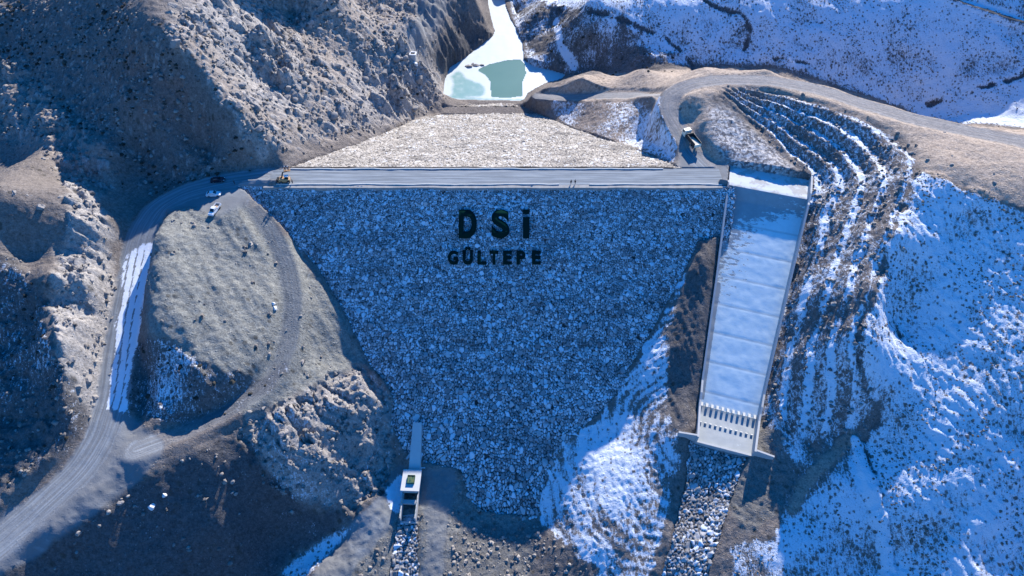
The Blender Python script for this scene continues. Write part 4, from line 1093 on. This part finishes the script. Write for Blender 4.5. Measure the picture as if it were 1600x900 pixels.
part_box("bed_floor", -2.6, -.42, -.795, .795, .5, .66, M_CARGO, t); part_box("tailgate", -2.68, -2.605, -.86, .86, .55, 1.15, M_CARW, t)
# dump truck on the access road
p = ground(1078.5, 222); t = empty("dump_truck", tuple(p), R(108)); tag(t, "cream dump truck with a dark open bed on the access road beyond the crest", "truck")
part_box("chassis", -4.2, 4.2, -.5, .5, .75, 1.1, M_BLACK, t)
side_loft("cab", [(2.3, 1.15, .7, 2.9, 1.1), (2.5, 1.2, .7, 3.1, 1.12), (3.9, 1.2, .7, 3.1, 1.12), (4.3, 1.18, .7, 2.3, 1.1)], M_CREAM, t)
quad("windscreen", [(4.22, -1.0, 2.25), (4.22, 1.0, 2.25), (3.98, 1.0, 2.95), (3.98, -1.0, 2.95)], M_GLS, t)
for sg in (-1, 1): quad("side_window", [(2.9, sg * 1.215, 2.1), (3.9, sg * 1.215, 2.1), (3.85, sg * 1.19, 2.85), (2.9, sg * 1.19, 2.85)], M_GLS, t); part_box("headlight", 4.25, 4.36, sg * .9 - .18, sg * .9 + .18, .95, 1.15, M_LAMP, t, .02)
part_box("fuel_tank", 1.15, 2.1, -1.1, 1.1, 1.102, 1.75, M_BLACK, t, .05)
for sg in (-1, 1): part_box("bed_side", -4.5, .9, sg * 1.2 - .06, sg * 1.2 + .06, 1.2, 2.75, M_BED, t)
part_box("headboard", .9, 1.05, -1.26, 1.26, 1.2, 3.0, M_BED, t); part_box("tailgate", -4.6, -4.502, -1.26, 1.26, 1.2, 2.3, M_CREAM, t)
bm = bmesh.new(); prism(bm, [(-4.5, -1.13, 1.25), (.89, -1.13, 1.25), (.89, 1.13, 1.25), (-4.5, 1.13, 1.25)], [(-4.5, -1.13, 2.2), (.89, -1.13, 1.5), (.89, 1.13, 1.5), (-4.5, 1.13, 2.2)]); bm_obj("bed_load", bm, M_SAND, t)
for x in (-3.3, -2.1, 3.2):
    for sg in (-1, 1): wheel(t, x, sg * 1.0, .52, .36)
# orange boom lift on the crest
p = np.array([at(446, 284, 0)[0], at(446, 284, 0)[1], .05]); t = empty("boom_lift", tuple(p), R(8)); t.scale = (.9, .9, .9); tag(t, "orange boom lift raising a work basket at the left end of the crest", "boom lift")
side_loft("body", [(-2.0, .95, .6, 1.5, .85), (-1.6, 1.0, .5, 1.9, .9), (.4, 1.0, .5, 1.7, .9), (1.9, .95, .6, 1.35, .85)], M_ORG, t)
part_box("counterweight", -2.6, -2.02, -.9, .9, .7, 1.7, M_BLACK, t, .06); part_box("cab", .3, 1.5, -.5, .5, 1.5, 2.5, M_GLS, t, .05); part_box("cab_roof", .2, 1.6, -.6, .6, 2.502, 2.62, M_WHT, t, .03)
for x in (-1.3, 1.3):
    for sg in (-1, 1): wheel(t, x, sg * 1.15, .55, .42)
def bar(bm, a, b, r):
    a = Vector(a); b = Vector(b); d = (b - a).normalized(); u = d.cross(Vector((.31, .2, .93))).normalized(); w = u.cross(d)
    prism(bm, [a + r * (x * u + y * w) for x, y in ((-1, -1), (1, -1), (1, 1), (-1, 1))], [b + r * (x * u + y * w) for x, y in ((-1, -1), (1, -1), (1, 1), (-1, 1))])
bk = at(448.5, 266.5, 3.3); bkl = Matrix.Rotation(-R(8), 3, 'Z') @ (Vector(bk) - Vector(p)) / .9
bm = bmesh.new(); bar(bm, (-.9, 0, 1.6), (-.4, 1.6, 2.9), .22); bar(bm, (-.38, 1.65, 2.95), (bkl.x, bkl.y - .6, bkl.z + .1), .15); bm_obj("boom", bm, M_BLACK, t)
bm = bmesh.new(); bx, by_, bz = bkl; box(bm, bx - 1.1, bx + 1.1, by_ - .5, by_ + .5, bz - .1, bz)
for z in (.55, 1.05):
    for y in (-.48, .48): box(bm, bx - 1.1, bx + 1.1, by_ + y - .03, by_ + y + .03, bz + z - .03, bz + z + .03)
    for x in (-1.08, 1.08): box(bm, bx + x - .03, bx + x + .03, by_ - .445, by_ + .445, bz + z - .03, bz + z + .03)
for x in (-1.08, 1.08):
    for y in (-.48, .48): box(bm, bx + x - .035, bx + x + .035, by_ + y - .035, by_ + y + .035, bz + .002, bz + .515)
bm_obj("basket", bm, M_ORG, t)

# ------------------------------------------------------------------ people
def skin_mesh(name, verts, edges, radii, mat, sub=2):
    me = bpy.data.meshes.new(name); me.from_pydata(verts, edges, []); o = bpy.data.objects.new("tmp", me); COL.objects.link(o)
    o.modifiers.new("s", 'SKIN'); sk = me.skin_vertices[0].data
    for i, r in enumerate(radii): sk[i].radius = r if isinstance(r, tuple) else (r, r)
    sk[0].use_root = True
    m = o.modifiers.new("u", 'SUBSURF'); m.levels = sub; m.render_levels = sub
    dg = bpy.context.evaluated_depsgraph_get(); out = bpy.data.meshes.new_from_object(o.evaluated_get(dg)); out.name = name
    bpy.data.objects.remove(o); out.materials.clear(); out.materials.append(mat); return out
M_SKIN = new_mat("skin", .6, (.42, .26, .19)); M_CL1 = new_mat("dark_clothing", .9, (.015, .016, .022)); M_CL2 = new_mat("navy_trousers", .9, (.02, .025, .045)); M_HEL = new_mat("white_helmet", .35, (.85, .85, .85)); M_HAIR = new_mat("dark_hair", .8, (.012, .01, .009)); M_CL3 = new_mat("grey_jacket", .9, (.10, .11, .13))
PV = [(0, 0, .95), (0, 0, 1.15), (0, .01, 1.36), (0, .01, 1.48), (0, -.01, 1.56), (0, -.02, 1.66), (0, -.015, 1.74), (.19, .01, 1.40), (.25, -.02, 1.13), (.23, -.12, .90), (.22, -.16, .80), (-.19, .01, 1.40), (-.25, 0, 1.13), (-.24, -.08, .88), (-.235, -.10, .78),
      (.10, 0, .88), (.11, -.03, .48), (.12, .02, .08), (.12, -.12, .04), (-.10, 0, .88), (-.12, .03, .48), (-.12, .06, .08), (-.12, -.08, .04)]
PE = [(0, 1), (1, 2), (2, 3), (3, 4), (4, 5), (5, 6), (2, 7), (7, 8), (8, 9), (9, 10), (2, 11), (11, 12), (12, 13), (13, 14), (0, 15), (15, 16), (16, 17), (17, 18), (0, 19), (19, 20), (20, 21), (21, 22)]
PR = [(.15, .10), (.15, .10), (.17, .10), .055, .06, .085, .07, .055, .042, .032, .03, .055, .042, .032, .03, .085, .055, .038, .035, .085, .055, .038, .035]
me_body = skin_mesh("body", PV, PE, PR, M_SKIN)
ji = [0, 1, 2, 3, 7, 8, 9, 11, 12, 13]
me_jk = skin_mesh("jacket", [PV[i] for i in ji], [(0, 1), (1, 2), (2, 3), (2, 4), (4, 5), (5, 6), (2, 7), (7, 8), (8, 9)], [(.19, .14), (.185, .135), (.20, .13), .08, .08, .065, .055, .08, .065, .055], M_CL1)
ti = [0, 15, 16, 17, 19, 20, 21]
me_tr = skin_mesh("trousers", [PV[i] for i in ti], [(0, 1), (1, 2), (2, 3), (0, 4), (4, 5), (5, 6)], [(.175, .125), .105, .078, .06, .105, .078, .06], M_CL2)
def dome(name, mat, r, z, sx=1.0):
    bm = bmesh.new(); bmesh.ops.create_uvsphere(bm, u_segments=14, v_segments=8, radius=r)
    bmesh.ops.delete(bm, geom=[v for v in bm.verts if v.co.z < -r * .25], context='VERTS')
    bmesh.ops.translate(bm, verts=bm.verts, vec=(0, -.012, z)); me = bpy.data.meshes.new(name); bm.to_mesh(me); bm.free(); me.materials.append(mat); return me
me_hel = dome("helmet", M_HEL, .15, 1.73); me_hair = dome("hair", M_HAIR, .112, 1.72)
me_jk2 = me_jk.copy(); me_jk2.materials.clear(); me_jk2.materials.append(M_CL3)
def person(label, loc, rz, helmet, jk, group=None):
    t = empty("person", tuple(loc), rz); tag(t, label, "person", group)
    for nm, me in (("body", me_body), ("jacket", jk), ("trousers", me_tr), ("helmet", me_hel) if helmet else ("hair", me_hair)): link(nm, me, None, t)
def oncrest(px, py): q = at(px, py, .07); return q
person("person in dark clothing standing on the crest edge, left one of the close pair", oncrest(892, 287.5), R(30), False, me_jk, "people on the crest")
person("person in dark clothing standing on the crest edge, right one of the close pair", oncrest(898.5, 287.3), R(-40), False, me_jk, "people on the crest")
person("person in dark clothing standing beside the orange boom lift", oncrest(457.5, 287), R(80), False, me_jk, "people on the crest")
q = ground(367, 288); person("person in dark clothing standing alone in the shade near the dark car", q, R(100), False, me_jk, "people on the crest")
person("person in white helmet in the work basket, left of two", (bk[0] - .5, bk[1], bk[2] + .005), R(160), True, me_jk2, "workers in the basket"); person("person in white helmet in the work basket, right of two", (bk[0] + .5, bk[1], bk[2] + .005), R(200), True, me_jk2, "workers in the basket")

# ------------------------------------------------------------------ boulders lying on the slopes
M_BLD = new_mat("boulder_rock", .9, spec=.2); g = NG(M_BLD); p_ = g.n("ShaderNodeTexCoord").outputs["Object"]
c_ = g.mix(g.noise(p_, 1.6, 6, .65), (.15, .138, .128), (.37, .345, .32)); g.l(c_, g.b.inputs["Base Color"]); g.bump(g.noise(p_, 3.5, 5), .7, .1)
M_BLDW = new_mat("pale_boulder", .85, (.62, .62, .62))
def boulder_mesh(seed, mat):
    r = random.Random(seed); bm = bmesh.new(); bmesh.ops.create_icosphere(bm, subdivisions=3, radius=1.0)
    pl = [(Vector((r.uniform(-1, 1), r.uniform(-1, 1), r.uniform(-.6, 1))).normalized(), r.uniform(.55, .85)) for _ in range(11)]
    sx, sy, sz = r.uniform(.8, 1.25), r.uniform(.7, 1.0), r.uniform(.55, .85)
    for v in bm.verts:
        for n, d in pl:
            e = v.co.dot(n) - d
            if e > 0: v.co -= n * e
        v.co = Vector((v.co.x * sx, v.co.y * sy, v.co.z * sz)) * (1 + .04 * r.uniform(-1, 1))
    me = bpy.data.meshes.new("boulder"); bm.to_mesh(me); bm.free(); me.materials.append(mat); return me
BM_ = [boulder_mesh(40 + i, M_BLD) for i in range(6)]
noroad_b = (1 - np.clip(ROADM * 2, 0, 1)) * (blur(M_DS, 4) < .02) * (blur(M_US, 4) < .02) * (blur(M_W, 4) < .02)
def scatter(M, n, seed, r0, r1, label, group):
    M = M * noroad_b; r = np.random.default_rng(seed); pr = np.clip(M, 0, 1).ravel().astype(float) * (np.gradient(AX)[None] * np.gradient(AY)[:, None]).ravel(); pr /= pr.sum(); k = r.choice(pr.size, n, p=pr)
    for i in k:
        o = bpy.data.objects.new("boulder", BM_[r.integers(6)]); COL.objects.link(o); sc_ = r0 + (r1 - r0) * r.random() ** 2.5
        o.location = (GX.ravel()[i], GY.ravel()[i], Z.ravel()[i] + .1 * sc_); o.rotation_euler = (r.uniform(-.4, .4), r.uniform(-.4, .4), r.uniform(0, 6.28)); o.scale = (sc_,) * 3
        tag(o, label, "boulder", group)
scatter(rock_hill * (.3 + .7 * clus), 220, 61, .5, 2.4, "weathered grey boulder on the sunlit rocky hillside above the left end of the dam", "boulders on the sunlit left hillside")
scatter(np.clip(dark_slope * (Z > -42), 0, 1), 16, 62, .35, 1.1, "grey boulder on the dark shaded slope below the lower left road", "boulders on the dark slope")
scatter(outcrop, 30, 63, .5, 1.5, "angular boulder on the rock outcrop left of the dam toe", "boulders on the outcrop")
scatter(np.clip(plateau, 0, 1) * (GX > 60) * .6, 14, 64, .3, .8, "small dark boulder on the bare tan plateau at right", "boulders on the plateau")
for dx_, dy_, sc_ in ((0, 0, 2.3), (3.4, .7, 1.9), (6.3, 1.1, 1.5), (1.7, 1.6, 1.6)):
    q = at(733, 104, WZ); o = link('boulder', BM_[2], None, None, (q[0] + dx_, q[1] + dy_, WZ + .2)); o.scale = (sc_ * 1.2, sc_ * .8, sc_ * .6); o.rotation_euler = (0, 0, dx_); tag(o, 'dark low rock sticking out of the ice at the edge of the open water', 'boulder', 'rocks in the reservoir')
def outcrop_mesh(seed):
    r = random.Random(seed); bm = bmesh.new(); bmesh.ops.create_icosphere(bm, subdivisions=4, radius=1.0)
    pl = [(Vector((r.uniform(-1, 1), r.uniform(-1, 1), r.uniform(-.5, 1))).normalized(), r.uniform(.5, .9)) for _ in range(16)]
    cr = [(Vector((r.uniform(-1, 1), r.uniform(-1, 1), r.uniform(-1, 1))).normalized(), r.uniform(-.4, .5), r.uniform(.04, .11)) for _ in range(7)]
    s_ = (r.uniform(.9, 1.3), r.uniform(.65, .9), r.uniform(.6, 1.0))
    for v in bm.verts:
        for n, d in pl:
            e = v.co.dot(n) - d
            if e > 0: v.co -= n * e
        for n, d, w in cr:                       # cracks and ledges
            e = v.co.dot(n) - d
            if e > 0: v.co *= 1 - w
        v.co = Vector((v.co.x * s_[0], v.co.y * s_[1], v.co.z * s_[2])) * (1 + .03 * r.uniform(-1, 1))
    me = bpy.data.meshes.new("rock_outcrop"); bm.to_mesh(me); bm.free(); me.materials.append(M_BLD); return me
OM_ = [outcrop_mesh(300 + i) for i in range(7)]
def crops(pts, seed, r0, r1, per, spread, label, group):
    r = np.random.default_rng(seed)
    for px, py in pts:
        h0 = ground(px, py)
        for j in range(per):
            x, y = h0[0] + (r.normal(0, spread) if j else 0), h0[1] + (r.normal(0, spread) if j else 0); sc_ = (r0 + (r1 - r0) * r.random()) * (1 if j == 0 else .6)
            o = link("rock_outcrop", OM_[r.integers(7)], None, None, (x, y, float(bil(AX, AY, Z, x, y)) - .28 * sc_)); o.scale = (sc_, sc_, sc_ * r.uniform(.7, 1.1)); o.rotation_euler = (r.uniform(-.3, .3), r.uniform(-.3, .3), r.uniform(0, 6.28))
            tag(o, label, "rock outcrop", group)
crops([(400,110),(440,130),(410,95),(360,108),(330,60),(350,20),(385,25),(300,48),(470,72),(485,66),(520,12),(500,58),(530,105),(442,98),(420,150),(455,163),(510,175),(380,150),(395,165),(560,158),(570,70),(545,38),(590,30),(610,62),(480,100),(290,12),(268,8),(340,95),(430,60),(375,60),(465,20),(600,110),(630,140),(655,120),(410,190),(480,205),(540,195)], 71, 1.6, 4.2, 3, 3.2, "jagged grey rock outcrop breaking the sunlit slope above the left end of the dam", "rock outcrops on the sunlit hillside")
crops([(430,640),(470,655),(500,640),(540,600),(560,640),(590,612),(418,690),(480,700),(520,690),(560,690),(600,650),(400,665),(450,720),(520,740)], 72, 1.3, 3.2, 3, 2.4, "jagged brown rock outcrop on the knoll between the loop track and the dam toe", "rock outcrops on the knoll")
crops([(120,320),(150,350),(140,300),(155,400),(120,430),(140,470),(110,560),(135,590),(145,620),(100,500),(90,470),(150,520),(20,300),(60,320)], 73, 1.0, 2.6, 3, 2.2, "jagged rock outcrop on the cliff left of the snowy road", "rock outcrops left of the road")
mw_ = boulder_mesh(91, M_BLDW)
for px, py, sc_, lb in ((427, 475, .75, "white boulder beside the mound track, upper of the two"), (429.5, 482, .85, "white boulder beside the mound track, lower of the two"),
                       (237, 792, 1.15, "pale boulder on the dark slope, larger of the two below the road bend"), (257, 774, .8, "pale boulder on the dark slope, smaller of the two below the road bend")):
    q = ground(px, py); o = link("boulder", mw_, None, None, (q[0], q[1], q[2] + .2)); o.scale = (sc_,) * 3; o.rotation_euler = (0, 0, px); tag(o, lb, "boulder")

# ------------------------------------------------------------------ loose ground cover built as real geometry
def pick(M, n, seed, pw=1.0):
    """n random ground points, denser where M is high"""
    r = np.random.default_rng(seed); out = []
    w = np.gradient(AX)[None, :] * np.gradient(AY)[:, None]
    p = (np.clip(M, 0, 1) ** pw * w * (GY < 330) * (abs(GX) < 235)).ravel().astype(float); p /= p.sum()
    k = r.choice(p.size, n, p=p)
    x = GX.ravel()[k] + (r.random(n) - .5) * .5; y = GY.ravel()[k] + (r.random(n) - .5) * .5
    return x, y, bil(AX, AY, Z, x, y), r
def blobs(name, M, n, seed, rmin, rmax, flat, mat, label_kind='stuff', ring=6, sink=.15, jag=.35):
    x, y, z, r = pick(M, n, seed)
    R_ = rmin + (rmax - rmin) * r.random(n) ** 2.2
    an = np.arange(ring) / ring * 2 * np.pi
    lay = [(1.0, -.3), (.95, .35), (.5, .85)]
    V = np.zeros((n, ring * 3 + 1, 3))
    for li, (rr, hh) in enumerate(lay):
        j = 1 + jag * (r.random((n, ring)) - .5) * 2
        a = an[None] + r.random((n, 1)) * 6 + li * .5
        V[:, li * ring:(li + 1) * ring, 0] = x[:, None] + R_[:, None] * rr * j * np.cos(a)
        V[:, li * ring:(li + 1) * ring, 1] = y[:, None] + R_[:, None] * rr * j * np.sin(a)
        V[:, li * ring:(li + 1) * ring, 2] = z[:, None] + R_[:, None] * flat * hh * (1 + jag * (r.random((n, ring)) - .5))
    V[:, -1] = np.stack([x, y, z + R_ * flat * (.9 + .3 * r.random(n))], -1)
    base = np.arange(n)[:, None, None] * (ring * 3 + 1)
    q = [[li * ring + i, li * ring + (i + 1) % ring, (li + 1) * ring + (i + 1) % ring, (li + 1) * ring + i] for li in (0, 1) for i in range(ring)]
    q += [[2 * ring + i, 2 * ring + (i + 1) % ring, 2 * ring + (i + 2) % ring, 3 * ring] for i in range(0, ring, 2)]
    f = (base + np.array(q)[None]).reshape(-1, 4)
    c = np.repeat(r.random(n), ring * 3 + 1)
    me = grid_mesh(name, V.reshape(-1, 3), f, {"tone": (c, c, c)}, smooth=False)
    return tag(link(name, me, mat), kind='stuff')
def tone_mat(name, a, b, snowtop=0.0):
    m = new_mat(name, .95, spec=.1); g = NG(m); p = g.pos()
    t = g.sep(g.attr("tone").outputs["Color"])[0]
    c = g.mix(t, a, b); c = g.mix(g.math('MULTIPLY', g.noise(p, 3.5, 4), .6), c, tuple(v * .55 for v in a))
    g.l(c, g.b.inputs["Base Color"]); g.bump(g.noise(p, 4, 4), .5, .1); return m
M_TUS = tone_mat("dry_grass", (.16, .135, .11), (.34, .29, .23)); M_SCR = tone_mat("dark_scrub", (.04, .038, .032), (.10, .09, .07)); M_ROCK = tone_mat("weathered_rock", (.17, .155, .145), (.42, .39, .355))
patch = sstep(-.25, .45, fbm(GX / 14, GY / 14, 901, 3)); noroad = (1 - np.clip(ROADM * 1.5, 0, 1)) * (M_DS < .5) * (M_US < .5) * (M_W < .5) * ~inside * (blur(M_W, 4) < .02)
blobs("grass_tussocks", (hill_r * patch + .9 * far_slope * patch + .55 * snow_rb * patch) * noroad, 12000, 51, .08, .36, .7, M_TUS)
blobs("low_scrub", (bowl * patch + .1 * rh * patch + .35 * dark_left * patch + .25 * far_bare + .2 * mound_edge) * noroad, 900, 52, .2, .85, .6, M_SCR, jag=.5)
blobs("loose_rubble", (rh * (.4 + .6 * clus) + .7 * outcrop + .5 * cliff_l + .5 * cliff_l2 + .07 * dark_slope + .12 * mound * patch + .35 * bowl + .35 * terr + .25 * dark_left + .3 * bare_bot + .25 * flat_c) * noroad, 9000, 53, .14, .75, .9, M_ROCK, jag=.55)
